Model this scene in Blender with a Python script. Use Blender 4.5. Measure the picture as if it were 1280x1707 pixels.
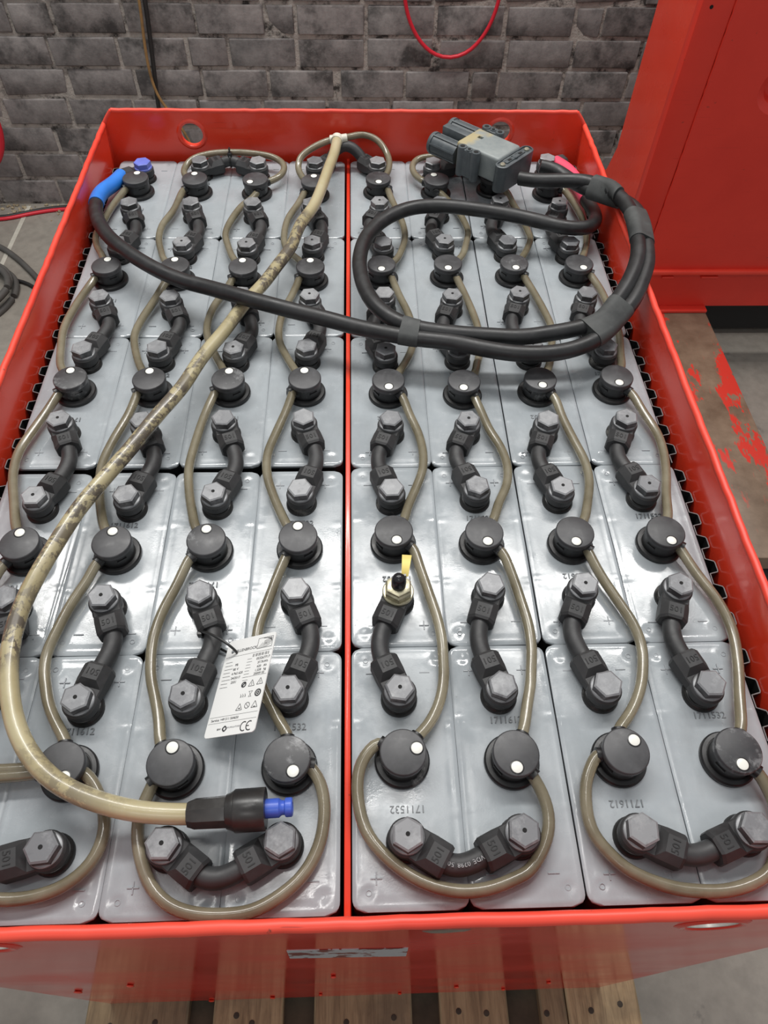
import bpy, bmesh, math, random
from mathutils import Vector, Matrix
for o in list(bpy.data.objects): bpy.data.objects.remove(o)
S = bpy.context.scene
COL = S.collection
random.seed(7)
PI = math.pi
R = math.radians

# ------------------------------------------------------------------ camera
# metres; z = 0 is the plane of the battery lids, x = 0 the red divider, y runs away from the viewer
cam_d = bpy.data.cameras.new('camera')
cam = bpy.data.objects.new('camera', cam_d); COL.objects.link(cam)
cam.location = (0.0150, -0.0695, 0.5698)
cam.rotation_euler = (0.6297, -0.0173, -0.0286)
cam_d.sensor_fit = 'VERTICAL'; cam_d.sensor_height = 24.0
cam_d.lens = 24.0*1200/1707
cam_d.clip_start = 0.01; cam_d.clip_end = 60
S.camera = cam

# ------------------------------------------------------------------ world, lamps, exposure
wd = bpy.data.worlds.new('hall_light'); S.world = wd; wd.use_nodes = True
bg = wd.node_tree.nodes['Background']
bg.inputs[0].default_value = (0.93, 0.97, 1.0, 1); bg.inputs[1].default_value = 0.40
def area(name, loc, sx, sy, power, aim=(0, 0, 0), col=(1, .98, .95)):
    d = bpy.data.lights.new(name, 'AREA'); d.shape = 'RECTANGLE'; d.size = sx; d.size_y = sy
    d.energy = power; d.color = col
    o = bpy.data.objects.new(name, d); COL.objects.link(o); o.location = loc
    o.rotation_euler = (Vector(aim)-Vector(loc)).to_track_quat('-Z', 'Y').to_euler()
    return o
area('overhead_light', (0.0, 1.60, 2.35), 3.0, .22, 74, (0, .8, 0))  # lamp beyond the tray, stretched wide to fill its side walls
area('overhead_light', (-0.15, .62, 3.0), 1.3, .08, 12, (-.1, .5, 0))
area('overhead_light', (-0.3, -1.8, 2.9), 1.6, .22, 11, (0, .4, 0))  # added weak fill from behind the camera, no known lamp there
S.view_settings.view_transform = 'Standard'; S.view_settings.look = 'None'
S.view_settings.gamma = 1; S.view_settings.use_curve_mapping = False
S.view_settings.exposure = 0.0

# ------------------------------------------------------------------ traced positions (metres)
BOLT = {(0,4,'b'):(-0.2929,0.9512),(1,4,'b'):(-0.2124,0.9576),(2,4,'b'):(-0.1284,0.956),(3,4,'b'):(-0.0462,0.9562),(4,4,'b'):(0.0442,0.9565),(5,4,'b'):(0.125,0.9549),(6,4,'b'):(0.2105,0.9599),(7,4,'b'):(0.2941,0.9655),(0,4,'f'):(-0.2935,0.8486),(1,4,'f'):(-0.211,0.8497),(2,4,'f'):(-0.1279,0.8487),(3,4,'f'):(-0.0488,0.8476),(4,4,'f'):(0.0446,0.851),(5,4,'f'):(0.1275,0.8509),(6,4,'f'):(0.2109,0.8556),(7,4,'f'):(0.2919,0.8489),(0,3,'b'):(-0.2935,0.7587),(1,3,'b'):(-0.2102,0.7568),(2,3,'b'):(-0.128,0.7542),(3,3,'b'):(-0.0444,0.759),(4,3,'b'):(0.0471,0.7569),(5,3,'b'):(0.1269,0.7617),(6,3,'b'):(0.2088,0.7596),(7,3,'b'):(0.2902,0.7565),(0,3,'f'):(-0.2931,0.6486),(1,3,'f'):(-0.2097,0.6478),(2,3,'f'):(-0.126,0.653),(3,3,'f'):(-0.0441,0.6492),(4,3,'f'):(0.0455,0.6523),(5,3,'f'):(0.1272,0.6485),(6,3,'f'):(0.2094,0.6525),(7,3,'f'):(0.2919,0.6513),(0,2,'b'):(-0.293,0.5568),(1,2,'b'):(-0.2106,0.5574),(2,2,'b'):(-0.126,0.5557),(3,2,'b'):(-0.0449,0.5582),(4,2,'b'):(0.0442,0.552),(5,2,'b'):(0.1275,0.5575),(6,2,'b'):(0.2105,0.5575),(7,2,'b'):(0.2957,0.556),(0,2,'f'):(-0.2939,0.4498),(1,2,'f'):(-0.209,0.4471),(2,2,'f'):(-0.1264,0.4489),(3,2,'f'):(-0.0439,0.4488),(4,2,'f'):(0.0463,0.4458),(5,2,'f'):(0.1267,0.4441),(6,2,'f'):(0.2096,0.4433),(7,2,'f'):(0.2923,0.4445),(0,1,'b'):(-0.2935,0.3508),(1,1,'b'):(-0.2081,0.3512),(2,1,'b'):(-0.1256,0.3524),(3,1,'b'):(-0.0439,0.356),(4,1,'b'):(0.0439,0.3551),(5,1,'b'):(0.1269,0.3569),(6,1,'b'):(0.2091,0.3546),(7,1,'b'):(0.2937,0.3558),(0,1,'f'):(-0.2912,0.2421),(1,1,'f'):(-0.2085,0.2418),(2,1,'f'):(-0.1257,0.2439),(3,1,'f'):(-0.0434,0.2457),(4,1,'f'):(0.0459,0.2449),(5,1,'f'):(0.1273,0.2471),(6,1,'f'):(0.21,0.246),(7,1,'f'):(0.2941,0.2441),(0,0,'b'):(-0.2935,0.1551),(1,0,'b'):(-0.2101,0.1509),(2,0,'b'):(-0.127,0.1521),(3,0,'b'):(-0.0453,0.1553),(4,0,'b'):(0.0435,0.1538),(5,0,'b'):(0.1258,0.1544),(6,0,'b'):(0.2102,0.153),(7,0,'b'):(0.2941,0.1521),(0,0,'f'):(-0.2935,0.0461),(1,0,'f'):(-0.2099,0.0428),(2,0,'f'):(-0.1272,0.0434),(3,0,'f'):(-0.0452,0.0441),(4,0,'f'):(0.0445,0.045),(5,0,'f'):(0.1272,0.0453),(6,0,'f'):(0.2123,0.0438),(7,0,'f'):(0.2946,0.0433)}
CAP = {(0,4):(-0.2971,0.9152,0.0009,0.0108),(1,4):(-0.2142,0.9138,-0.0013,0.0107),(2,4):(-0.1292,0.9117,-0.0065,-0.0086),(3,4):(-0.0469,0.9079,0.0001,0.0108),(4,4):(0.0445,0.9145,0.0003,-0.0108),(5,4):(0.1275,0.9123,-0.0035,0.0102),(6,4):(0.2091,0.9214,0,-0.0105),(7,4):(0.2894,0.9104,0,-0.0105),(0,3):(-0.298,0.7123,0.0003,0.0108),(1,3):(-0.2132,0.7119,-0.0014,0.0107),(2,3):(-0.129,0.7098,-0.0012,0.0107),(3,3):(-0.0453,0.7094,-0.0003,0.0108),(4,3):(0.0438,0.7134,-0.0003,-0.0108),(5,3):(0.1277,0.715,-0.0009,-0.0108),(6,3):(0.2117,0.7153,0.0004,-0.0108),(7,3):(0.2944,0.7144,0.0032,-0.0103),(0,2):(-0.2969,0.5122,-0.0016,0.0107),(1,2):(-0.2126,0.5104,-0.0007,0.0108),(2,2):(-0.1278,0.5096,0.0004,0.0108),(3,2):(-0.0451,0.5097,-0.0006,0.0108),(4,2):(0.0458,0.5055,0.0,-0.0108),(5,2):(0.1281,0.5032,-0.0017,-0.0107),(6,2):(0.2119,0.5061,0.0006,-0.0108),(7,2):(0.2972,0.509,-0.0001,-0.0108),(0,1):(-0.2943,0.2993,-0.0018,0.0106),(1,1):(-0.2119,0.2992,-0.0007,0.0108),(2,1):(-0.127,0.3004,-0.0007,0.0108),(3,1):(-0.0436,0.3023,-0.0006,0.0108),(4,1):(0.0443,0.3068,0.0023,-0.0105),(5,1):(0.1279,0.3041,0.0019,-0.0106),(6,1):(0.2122,0.3027,-0.001,-0.0108),(7,1):(0.2972,0.3019,0.0022,-0.0106),(0,0):(-0.2965,0.1006,0,-0.0105),(1,0):(-0.2111,0.1003,0.0051,-0.0095),(2,0):(-0.1303,0.1001,0.0002,0.0108),(3,0):(-0.0435,0.1008,0.005,-0.0096),(4,0):(0.0439,0.1037,0.0105,0.0025),(5,0):(0.1295,0.101,-0.0009,-0.0108),(6,0):(0.2139,0.1007,0.0076,0.0077),(7,0):(0.3003,0.0991,-0.0009,-0.0108)}
HOSE = {(0,4):[(-0.3115,0.905,0.013),(-0.3216,0.8701,0.0103),(-0.3278,0.827,0.01),(-0.3303,0.7924,0.01),(-0.3245,0.7719,0.0103),(-0.3128,0.7483,0.013)],(1,4):[(-0.2297,0.9005,0.013),(-0.2373,0.8554,0.0103),(-0.2479,0.8171,0.01),(-0.247,0.7855,0.01),(-0.2397,0.7586,0.0103),(-0.232,0.7366,0.013)],(2,4):[(-0.1252,0.896,0.013),(-0.1343,0.88,0.0107),(-0.1442,0.8677,0.01),(-0.1571,0.8297,0.01),(-0.1613,0.7989,0.01),(-0.1552,0.7708,0.0107),(-0.1459,0.7414,0.013)],(3,4):[(-0.0612,0.8961,0.013),(-0.0679,0.8695,0.0107),(-0.0803,0.834,0.01),(-0.0834,0.7988,0.01),(-0.0811,0.7717,0.01),(-0.074,0.7548,0.0107),(-0.0622,0.7372,0.013)],(0,3):[(-0.3132,0.7022,0.013),(-0.3186,0.6821,0.0103),(-0.3273,0.6391,0.01),(-0.3297,0.6066,0.01),(-0.3251,0.5751,0.0103),(-0.3161,0.5403,0.013)],(1,3):[(-0.2242,0.6898,0.013),(-0.2319,0.6642,0.0103),(-0.243,0.622,0.01),(-0.246,0.5954,0.01),(-0.2401,0.5693,0.0103),(-0.2278,0.5365,0.013)],(2,3):[(-0.1434,0.699,0.013),(-0.1478,0.6806,0.0107),(-0.1604,0.647,0.01),(-0.1641,0.616,0.01),(-0.1614,0.5926,0.01),(-0.1478,0.5579,0.0107),(-0.1377,0.5357,0.013)],(3,3):[(-0.0585,0.7011,0.013),(-0.0669,0.6684,0.0107),(-0.0763,0.6374,0.01),(-0.0795,0.6046,0.01),(-0.0776,0.5835,0.01),(-0.0671,0.5551,0.0107),(-0.0585,0.5349,0.013)],(0,2):[(-0.3112,0.5,0.013),(-0.3154,0.4799,0.0107),(-0.3239,0.4506,0.01),(-0.3312,0.4203,0.01),(-0.3292,0.3905,0.01),(-0.3176,0.3527,0.0107),(-0.307,0.323,0.013)],(1,2):[(-0.2279,0.4991,0.013),(-0.2298,0.4702,0.0107),(-0.2391,0.4353,0.01),(-0.2444,0.4009,0.01),(-0.2406,0.3704,0.01),(-0.236,0.3515,0.0107),(-0.2265,0.3237,0.013)],(2,2):[(-0.1439,0.5009,0.013),(-0.1496,0.4692,0.0107),(-0.1553,0.4276,0.01),(-0.1573,0.3957,0.01),(-0.1538,0.3691,0.01),(-0.1473,0.3415,0.0107),(-0.1408,0.3202,0.013)],(3,2):[(-0.0589,0.5,0.013),(-0.0642,0.4723,0.0111),(-0.0733,0.4415,0.01),(-0.0801,0.4128,0.01),(-0.079,0.3869,0.01),(-0.0714,0.3604,0.01),(-0.0611,0.3342,0.0111),(-0.0564,0.323,0.013)],(1,1):[(-0.2252,0.2821,0.013),(-0.2295,0.2674,0.0115),(-0.2391,0.2442,0.01),(-0.2468,0.2115,0.01),(-0.2493,0.1951,0.01),(-0.2471,0.1801,0.01),(-0.2447,0.1723,0.01),(-0.2379,0.1544,0.01),(-0.2279,0.1379,0.0115),(-0.2156,0.121,0.013)],(2,1):[(-0.1415,0.287,0.013),(-0.15,0.2599,0.0113),(-0.1594,0.2326,0.01),(-0.1631,0.207,0.01),(-0.1617,0.1863,0.01),(-0.159,0.172,0.01),(-0.152,0.1525,0.01),(-0.146,0.1337,0.0113),(-0.1426,0.1175,0.013)],(3,1):[(-0.0562,0.2875,0.013),(-0.0616,0.2662,0.0115),(-0.0692,0.2397,0.01),(-0.0746,0.2205,0.01),(-0.0752,0.1953,0.01),(-0.0703,0.1685,0.01),(-0.0634,0.1531,0.01),(-0.058,0.1444,0.01),(-0.0525,0.134,0.0115),(-0.0452,0.1228,0.013)],(4,4):[(0.0585,0.9041,0.013),(0.065,0.8703,0.0103),(0.0749,0.8267,0.01),(0.0774,0.7916,0.01),(0.0722,0.7642,0.0103),(0.0631,0.7355,0.013)],(5,4):[(0.1268,0.9026,0.013),(0.1385,0.8848,0.0107),(0.1516,0.8588,0.01),(0.159,0.8309,0.01),(0.1629,0.8025,0.01),(0.1579,0.7767,0.0107),(0.149,0.7442,0.013)],(6,4):[(0.2261,0.8996,0.013),(0.2328,0.8696,0.0107),(0.2405,0.8338,0.01),(0.2442,0.8024,0.01),(0.2454,0.7885,0.01),(0.2389,0.7671,0.0107),(0.2299,0.7466,0.013)],(7,4):[(0.3101,0.9013,0.013),(0.3211,0.8554,0.0103),(0.3241,0.8308,0.01),(0.3227,0.7981,0.01),(0.3185,0.777,0.0103),(0.3107,0.7529,0.013)],(4,3):[(0.0558,0.703,0.013),(0.0643,0.6676,0.0107),(0.0738,0.6342,0.01),(0.0784,0.598,0.01),(0.0756,0.5719,0.01),(0.0676,0.5489,0.0107),(0.0592,0.5289,0.013)],(5,3):[(0.1389,0.7001,0.013),(0.1458,0.6672,0.0107),(0.1531,0.628,0.01),(0.1555,0.6028,0.01),(0.1524,0.561,0.01),(0.1477,0.5432,0.0107),(0.1436,0.5261,0.013)],(6,3):[(0.2251,0.7022,0.013),(0.2332,0.6673,0.0103),(0.2407,0.6296,0.01),(0.2432,0.6054,0.01),(0.2349,0.5599,0.0103),(0.2281,0.535,0.013)],(7,3):[(0.3115,0.7055,0.013),(0.3165,0.6781,0.0107),(0.3197,0.6496,0.01),(0.3227,0.6124,0.01),(0.321,0.5886,0.01),(0.3155,0.5587,0.0107),(0.3107,0.5342,0.013)],(4,2):[(0.0602,0.4913,0.013),(0.0669,0.4663,0.0111),(0.0751,0.4396,0.01),(0.0785,0.4123,0.01),(0.0764,0.3885,0.01),(0.0678,0.3642,0.01),(0.0597,0.343,0.0111),(0.0554,0.3267,0.013)],(5,2):[(0.1393,0.4904,0.013),(0.1435,0.4725,0.0111),(0.1501,0.4446,0.01),(0.1595,0.4177,0.01),(0.1629,0.3912,0.01),(0.1587,0.3681,0.01),(0.1488,0.3474,0.0111),(0.1406,0.3253,0.013)],(6,2):[(0.2263,0.4876,0.013),(0.2305,0.4602,0.0107),(0.2374,0.4266,0.01),(0.2432,0.3979,0.01),(0.2426,0.3729,0.01),(0.2369,0.3514,0.0107),(0.2275,0.3239,0.013)],(7,2):[(0.3121,0.4931,0.013),(0.3196,0.4662,0.0107),(0.3273,0.4364,0.01),(0.3272,0.4089,0.01),(0.3224,0.381,0.01),(0.3151,0.3539,0.0107),(0.3086,0.3254,0.013)],(4,1):[(0.0612,0.2953,0.013),(0.0672,0.2733,0.0116),(0.0738,0.2471,0.0103),(0.0799,0.2204,0.01),(0.082,0.2004,0.01),(0.0815,0.1812,0.01),(0.0812,0.1706,0.01),(0.0773,0.1515,0.01),(0.0698,0.1351,0.0103),(0.0618,0.1241,0.0116),(0.0558,0.119,0.013)],(5,1):[(0.144,0.2885,0.013),(0.1498,0.2669,0.0113),(0.1543,0.2427,0.01),(0.1579,0.216,0.01),(0.1576,0.1933,0.01),(0.1541,0.1733,0.01),(0.1524,0.1633,0.01),(0.1456,0.141,0.0113),(0.1401,0.1219,0.013)],(6,1):[(0.2252,0.2891,0.013),(0.2305,0.264,0.0115),(0.2414,0.2368,0.01),(0.2496,0.2141,0.01),(0.252,0.1914,0.01),(0.2472,0.1697,0.01),(0.2437,0.1592,0.01),(0.2357,0.1445,0.01),(0.2239,0.1293,0.0115),(0.2151,0.1202,0.013)],(7,1):[(0.3119,0.2909,0.013),(0.3193,0.2642,0.0107),(0.3305,0.2363,0.01),(0.3347,0.2067,0.01),(0.3292,0.1734,0.01),(0.3214,0.1469,0.0107),(0.3129,0.1194,0.013)],(0,1):[(-0.3082,0.2821,0.013),(-0.3125,0.2674,0.0115),(-0.3221,0.2442,0.01),(-0.3298,0.2115,0.01),(-0.3323,0.1951,0.01),(-0.3301,0.1801,0.01),(-0.3277,0.1723,0.01),(-0.3209,0.1544,0.01),(-0.3109,0.1379,0.0115),(-0.2986,0.121,0.013)]}
UHOSE = {(0,1):[(-0.1964,0.0975,0.013),(-0.1854,0.0853,0.0117),(-0.1779,0.0727,0.0104),(-0.175,0.0625,0.0091),(-0.1742,0.0515,0.009),(-0.1769,0.0397,0.009),(-0.1832,0.0302,0.009),(-0.1949,0.021,0.009),(-0.2088,0.0158,0.009),(-0.2265,0.0134,0.009),(-0.245,0.0146,0.009),(-0.2675,0.0218,0.0091),(-0.2862,0.0372,0.0104),(-0.2976,0.0569,0.0117),(-0.3032,0.0857,0.013)],(2,3):[(-0.1453,0.0884,0.013),(-0.1467,0.0792,0.0119),(-0.1504,0.0657,0.0107),(-0.1496,0.0516,0.0096),(-0.1445,0.0358,0.009),(-0.1346,0.0184,0.009),(-0.1215,0.0077,0.009),(-0.1044,0.0018,0.009),(-0.0838,0.0002,0.009),(-0.0637,0.0021,0.009),(-0.0457,0.0105,0.009),(-0.0296,0.0232,0.009),(-0.0195,0.0405,0.009),(-0.0156,0.0585,0.0096),(-0.0159,0.0751,0.0107),(-0.0206,0.0901,0.0119),(-0.0267,0.0988,0.013)],(4,5):[(0.0262,0.115,0.013),(0.0182,0.1095,0.012),(0.0121,0.0999,0.0111),(0.0092,0.0877,0.0101),(0.0095,0.074,0.0092),(0.0117,0.0613,0.009),(0.0172,0.0476,0.009),(0.0285,0.0345,0.009),(0.041,0.0244,0.009),(0.0566,0.016,0.009),(0.0731,0.0114,0.009),(0.0877,0.0103,0.009),(0.1048,0.0125,0.009),(0.1203,0.0178,0.009),(0.1293,0.021,0.009),(0.1413,0.0344,0.0092),(0.1489,0.0502,0.0101),(0.1497,0.0645,0.0111),(0.1459,0.0786,0.012),(0.1417,0.0882,0.013)],(6,7):[(0.1939,0.1014,0.013),(0.188,0.0932,0.012),(0.1816,0.0802,0.011),(0.1793,0.065,0.01),(0.1792,0.0588,0.009),(0.181,0.0455,0.009),(0.189,0.0332,0.009),(0.1992,0.0223,0.009),(0.2153,0.0138,0.009),(0.2318,0.0084,0.009),(0.2487,0.0063,0.009),(0.2666,0.006,0.009),(0.2854,0.0097,0.009),(0.3006,0.0162,0.009),(0.3093,0.0262,0.009),(0.3171,0.0419,0.01),(0.3205,0.0604,0.011),(0.3184,0.0754,0.012),(0.3149,0.0854,0.013)]}
BHOSE = {(1,2):[(-0.2339,0.9399,0.014),(-0.2341,0.9575,0.016),(-0.2255,0.97,0.02),(-0.2005,0.9824,0.022),(-0.1659,0.9868,0.022),(-0.1331,0.9827,0.022),(-0.1085,0.9773,0.02),(-0.0939,0.9642,0.018),(-0.0908,0.9514,0.016),(-0.0978,0.9338,0.014),(-0.1102,0.9243,0.013)],(5,6):[(0.11,0.923,0.014),(0.0988,0.9392,0.014),(0.0954,0.9603,0.016),(0.1051,0.9769,0.018),(0.1238,0.98,0.02),(0.17,0.9785,0.02),(0.215,0.9791,0.018),(0.2295,0.9642,0.016),(0.2253,0.9495,0.014)],(3,'T'):[(-0.0633,0.9306,0.014),(-0.0706,0.9494,0.018),(-0.0672,0.966,0.026),(-0.0507,0.98,0.032),(-0.0306,0.9912,0.036),(-0.0157,0.996,0.038)],(4,'T'):[(-0.0122,0.996,0.038),(0.0071,1.0023,0.038),(0.0231,1.0086,0.038),(0.0434,1.0026,0.034),(0.0564,0.9871,0.026),(0.0621,0.9663,0.019),(0.0589,0.9456,0.014)]}
MAINHOSE = [(-0.0139,0.9905,0.039),(-0.0177,0.9511,0.04),(-0.0255,0.9055,0.041),(-0.0328,0.8624,0.041),(-0.0435,0.8116,0.041),(-0.0592,0.772,0.04),(-0.0691,0.7301,0.036),(-0.0844,0.6947,0.034),(-0.0981,0.6606,0.034),(-0.1182,0.6214,0.034),(-0.1355,0.575,0.035),(-0.1553,0.5297,0.036),(-0.1704,0.4839,0.036),(-0.1906,0.4403,0.037),(-0.2089,0.3983,0.037),(-0.226,0.3627,0.037),(-0.2412,0.3299,0.037),(-0.251,0.2995,0.037),(-0.261,0.2617,0.037),(-0.2671,0.2332,0.036),(-0.2686,0.2007,0.035),(-0.2639,0.17,0.034),(-0.2519,0.1362,0.033),(-0.2405,0.1167,0.033),(-0.226,0.0996,0.033),(-0.2079,0.0851,0.033),(-0.1809,0.0727,0.032),(-0.1482,0.0643,0.03),(-0.121,0.0621,0.028),(-0.1091,0.0618,0.028)]
COUPLING = [(-0.1091,0.0618,0.028),(-0.0371,0.0649,0.028)]
LONG = [(-0.3208,0.9328,0.016),(-0.3267,0.9086,0.018),(-0.3365,0.8801,0.022),(-0.336,0.8437,0.026),(-0.3224,0.7972,0.032),(-0.2987,0.7519,0.038),(-0.2739,0.7209,0.04),(-0.2257,0.6784,0.04),(-0.1923,0.6574,0.04),(-0.1581,0.6396,0.043),(-0.1202,0.6147,0.05),(-0.0848,0.5964,0.0525),(-0.051,0.5857,0.05),(-0.0177,0.5781,0.046),(0.0057,0.5701,0.044),(0.0388,0.5588,0.044),(0.0715,0.5496,0.044),(0.1184,0.5413,0.044),(0.1458,0.5323,0.044),(0.182,0.5233,0.044),(0.2231,0.5229,0.044),(0.2503,0.5293,0.045),(0.2794,0.5453,0.047),(0.3111,0.5801,0.05),(0.3289,0.6025,0.054),(0.3464,0.6369,0.058),(0.3562,0.6603,0.061),(0.3632,0.7018,0.064),(0.3668,0.7433,0.066),(0.3632,0.77,0.066),(0.3443,0.8017,0.062),(0.3224,0.8232,0.057),(0.3053,0.8541,0.052),(0.2855,0.8828,0.053),(0.2653,0.8884,0.055)]
LOOP = [(0.3083,0.9713,0.016),(0.3213,0.9457,0.018),(0.3288,0.908,0.02),(0.3321,0.8612,0.022),(0.3342,0.8265,0.026),(0.3285,0.794,0.032),(0.3113,0.7696,0.037),(0.2802,0.7663,0.04),(0.2507,0.7783,0.041),(0.2132,0.7918,0.042),(0.1748,0.8013,0.043),(0.1436,0.8066,0.044),(0.1123,0.8094,0.044),(0.0804,0.8024,0.044),(0.0483,0.7777,0.044),(0.0262,0.742,0.044),(0.0169,0.7003,0.045),(0.0166,0.6666,0.046),(0.0232,0.6277,0.047),(0.035,0.5982,0.048),(0.0525,0.5761,0.048),(0.0752,0.5617,0.048),(0.1193,0.5538,0.046),(0.1609,0.5506,0.045),(0.1938,0.5484,0.045),(0.2279,0.5539,0.046),(0.255,0.5583,0.048),(0.2829,0.5685,0.052),(0.3061,0.5958,0.056),(0.3228,0.6197,0.06),(0.3367,0.6457,0.064),(0.3466,0.6729,0.067),(0.3533,0.7128,0.069),(0.3551,0.7566,0.07),(0.3478,0.7911,0.069),(0.3348,0.8176,0.066),(0.3136,0.8378,0.062),(0.2853,0.8428,0.06),(0.2489,0.8481,0.057),(0.2329,0.8576,0.055)]
TAG = {'TL':(-0.1064,0.2089,0.003),'TR':(-0.0582,0.2021,0.036),'BR':(-0.0596,0.113,0.045),'BL':(-0.106,0.1159,0.018)}


# ------------------------------------------------------------------ helpers
def tag(o, label=None, cat=None, group=None, kind=None):
    if label: o['label'] = label
    if cat: o['category'] = cat
    if group: o['group'] = group
    if kind: o['kind'] = kind
    return o
def empty(name, loc=(0, 0, 0), rz=0):
    o = bpy.data.objects.new(name, None); COL.objects.link(o); o.location = loc; o.rotation_euler = (0, 0, rz)
    o.empty_display_size = .02
    return o
def finish(bm, ang=38, smooth=True):
    bmesh.ops.recalc_face_normals(bm, faces=bm.faces[:])
    if smooth:
        for f in bm.faces: f.smooth = True
        a = R(ang)
        for e in bm.edges:
            if len(e.link_faces) != 2 or e.calc_face_angle(0) > a: e.smooth = False
def mesh(name, bm, mat, ang=38, smooth=True):
    finish(bm, ang, smooth)
    me = bpy.data.meshes.new(name); bm.to_mesh(me); bm.free()
    for m in (mat if isinstance(mat, (list, tuple)) else [mat]): me.materials.append(m)
    return me
def obj(name, me, parent=None, loc=None, rz=None):
    o = bpy.data.objects.new(name, me); COL.objects.link(o)
    if parent: o.parent = parent
    if loc is not None: o.location = loc
    if rz is not None: o.rotation_euler = (0, 0, rz)
    return o
def part(name, bm, mat, parent=None, ang=38, smooth=True, label=None):
    o = obj(name, mesh(name, bm, mat, ang, smooth), parent)
    if label: o['label'] = label
    return o
def box(bm, x0, x1, y0, y1, z0, z1, bev=0, seg=1, M=None):
    r = bmesh.ops.create_cube(bm, size=1)
    vs = r['verts']
    for v in vs:
        v.co = Vector(((x0+x1)/2+v.co.x*(x1-x0), (y0+y1)/2+v.co.y*(y1-y0), (z0+z1)/2+v.co.z*(z1-z0)))
    if bev:
        es = list({e for v in vs for e in v.link_edges})
        q = bmesh.ops.bevel(bm, geom=es, offset=bev, segments=seg, profile=.5, affect='EDGES')
        vs = list({v for f in q['faces'] for v in f.verts} | {v for v in vs if v.is_valid})
    if M is not None:
        for v in vs: v.co = M @ v.co
    return vs
def lathe(bm, prof, seg=32, M=None, cap0=True, cap1=True):
    rings = []
    for r, z in prof:
        ring = []
        for k in range(seg):
            a = 2*PI*k/seg
            co = Vector((r*math.cos(a), r*math.sin(a), z))
            ring.append(bm.verts.new(M @ co if M is not None else co))
        rings.append(ring)
    for a, b in zip(rings, rings[1:]):
        for k in range(seg):
            bm.faces.new((a[k], a[(k+1) % seg], b[(k+1) % seg], b[k]))
    if cap0: bm.faces.new(rings[0][::-1])
    if cap1: bm.faces.new(rings[-1])
def loft(bm, secs, close=True):
    rr = [[bm.verts.new(c) for c in s] for s in secs]
    n = len(rr[0])
    for a, b in zip(rr, rr[1:]):
        for k in range(n): bm.faces.new((a[k], a[(k+1) % n], b[(k+1) % n], b[k]))
    if close: bm.faces.new(rr[0][::-1]); bm.faces.new(rr[-1])
def spline(pts, step=.006):
    P = [Vector(p) for p in pts]
    P = [P[0]*2-P[1]]+P+[P[-1]*2-P[-2]]
    out = []
    for i in range(1, len(P)-2):
        p0, p1, p2, p3 = P[i-1:i+3]
        n = max(2, int((p2-p1).length/step+.5))
        # centripetal-ish Catmull-Rom
        d0 = max((p1-p0).length, 1e-5)**.5; d1 = max((p2-p1).length, 1e-5)**.5; d2 = max((p3-p2).length, 1e-5)**.5
        m1 = ((p1-p0)/d0-(p2-p0)/(d0+d1)+(p2-p1)/d1)*d1
        m2 = ((p2-p1)/d1-(p3-p1)/(d1+d2)+(p3-p2)/d2)*d1
        for k in range(n):
            t = k/n
            out.append(p1*(2*t**3-3*t**2+1)+m1*(t**3-2*t**2+t)+p2*(-2*t**3+3*t**2)+m2*(t**3-t**2))
    out.append(P[-2])
    for _ in range(2):
        out = [out[0]]+[(out[i-1]+out[i]*2+out[i+1])/4 for i in range(1, len(out)-1)]+[out[-1]]
    return out
def sweep(bm, pts, r, seg=14, caps=True):
    n = len(pts); rad = r if callable(r) else (lambda t: r)
    t0 = (pts[1]-pts[0]).normalized()
    up = Vector((0, 0, 1)) if abs(t0.z) < .9 else Vector((1, 0, 0))
    u = (up-t0*up.dot(t0)).normalized()
    rings = []
    for i, p in enumerate(pts):
        t = (pts[min(i+1, n-1)]-pts[max(i-1, 0)]).normalized()
        u = (u-t*u.dot(t)).normalized(); v = t.cross(u)
        rr = rad(i/(n-1))
        rings.append([bm.verts.new(p+(u*math.cos(2*PI*k/seg)+v*math.sin(2*PI*k/seg))*rr) for k in range(seg)])
    for a, b in zip(rings, rings[1:]):
        for k in range(seg): bm.faces.new((a[k], a[(k+1) % seg], b[(k+1) % seg], b[k]))
    if caps: bm.faces.new(rings[0][::-1]); bm.faces.new(rings[-1])
def cut(bm, cutters):
    """boolean difference of closed bmeshes, returned as a bmesh"""
    finish(bm, smooth=False)
    ma = bpy.data.meshes.new('tmp'); bm.to_mesh(ma); bm.free(); oa = bpy.data.objects.new('tmp', ma); COL.objects.link(oa)
    obs = []
    for c in cutters:
        finish(c, smooth=False)
        mb = bpy.data.meshes.new('tmp'); c.to_mesh(mb); c.free(); ob = bpy.data.objects.new('tmp', mb); COL.objects.link(ob); obs.append(ob)
        m = oa.modifiers.new('b', 'BOOLEAN'); m.operation = 'DIFFERENCE'; m.solver = 'EXACT'; m.object = ob
    dg = bpy.context.evaluated_depsgraph_get(); dg.update()
    me = bpy.data.meshes.new_from_object(oa.evaluated_get(dg))
    out = bmesh.new(); out.from_mesh(me)
    for o in [oa]+obs: bpy.data.objects.remove(o)
    bpy.data.meshes.remove(me)
    return out
_txt = {}
def text_mesh(s, size, mat, ext=.0002, align='CENTER'):
    k = (s, size, mat.name, align)
    if k not in _txt:
        c = bpy.data.curves.new('t', 'FONT'); c.body = s; c.size = size; c.extrude = ext; c.resolution_u = 2
        c.align_x = align; c.align_y = 'CENTER'
        o = bpy.data.objects.new('t', c); COL.objects.link(o)
        dg = bpy.context.evaluated_depsgraph_get(); dg.update()
        me = bpy.data.meshes.new_from_object(o.evaluated_get(dg))
        bpy.data.objects.remove(o); bpy.data.curves.remove(c)
        me.materials.clear(); me.materials.append(mat); _txt[k] = me
    return _txt[k]

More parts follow.
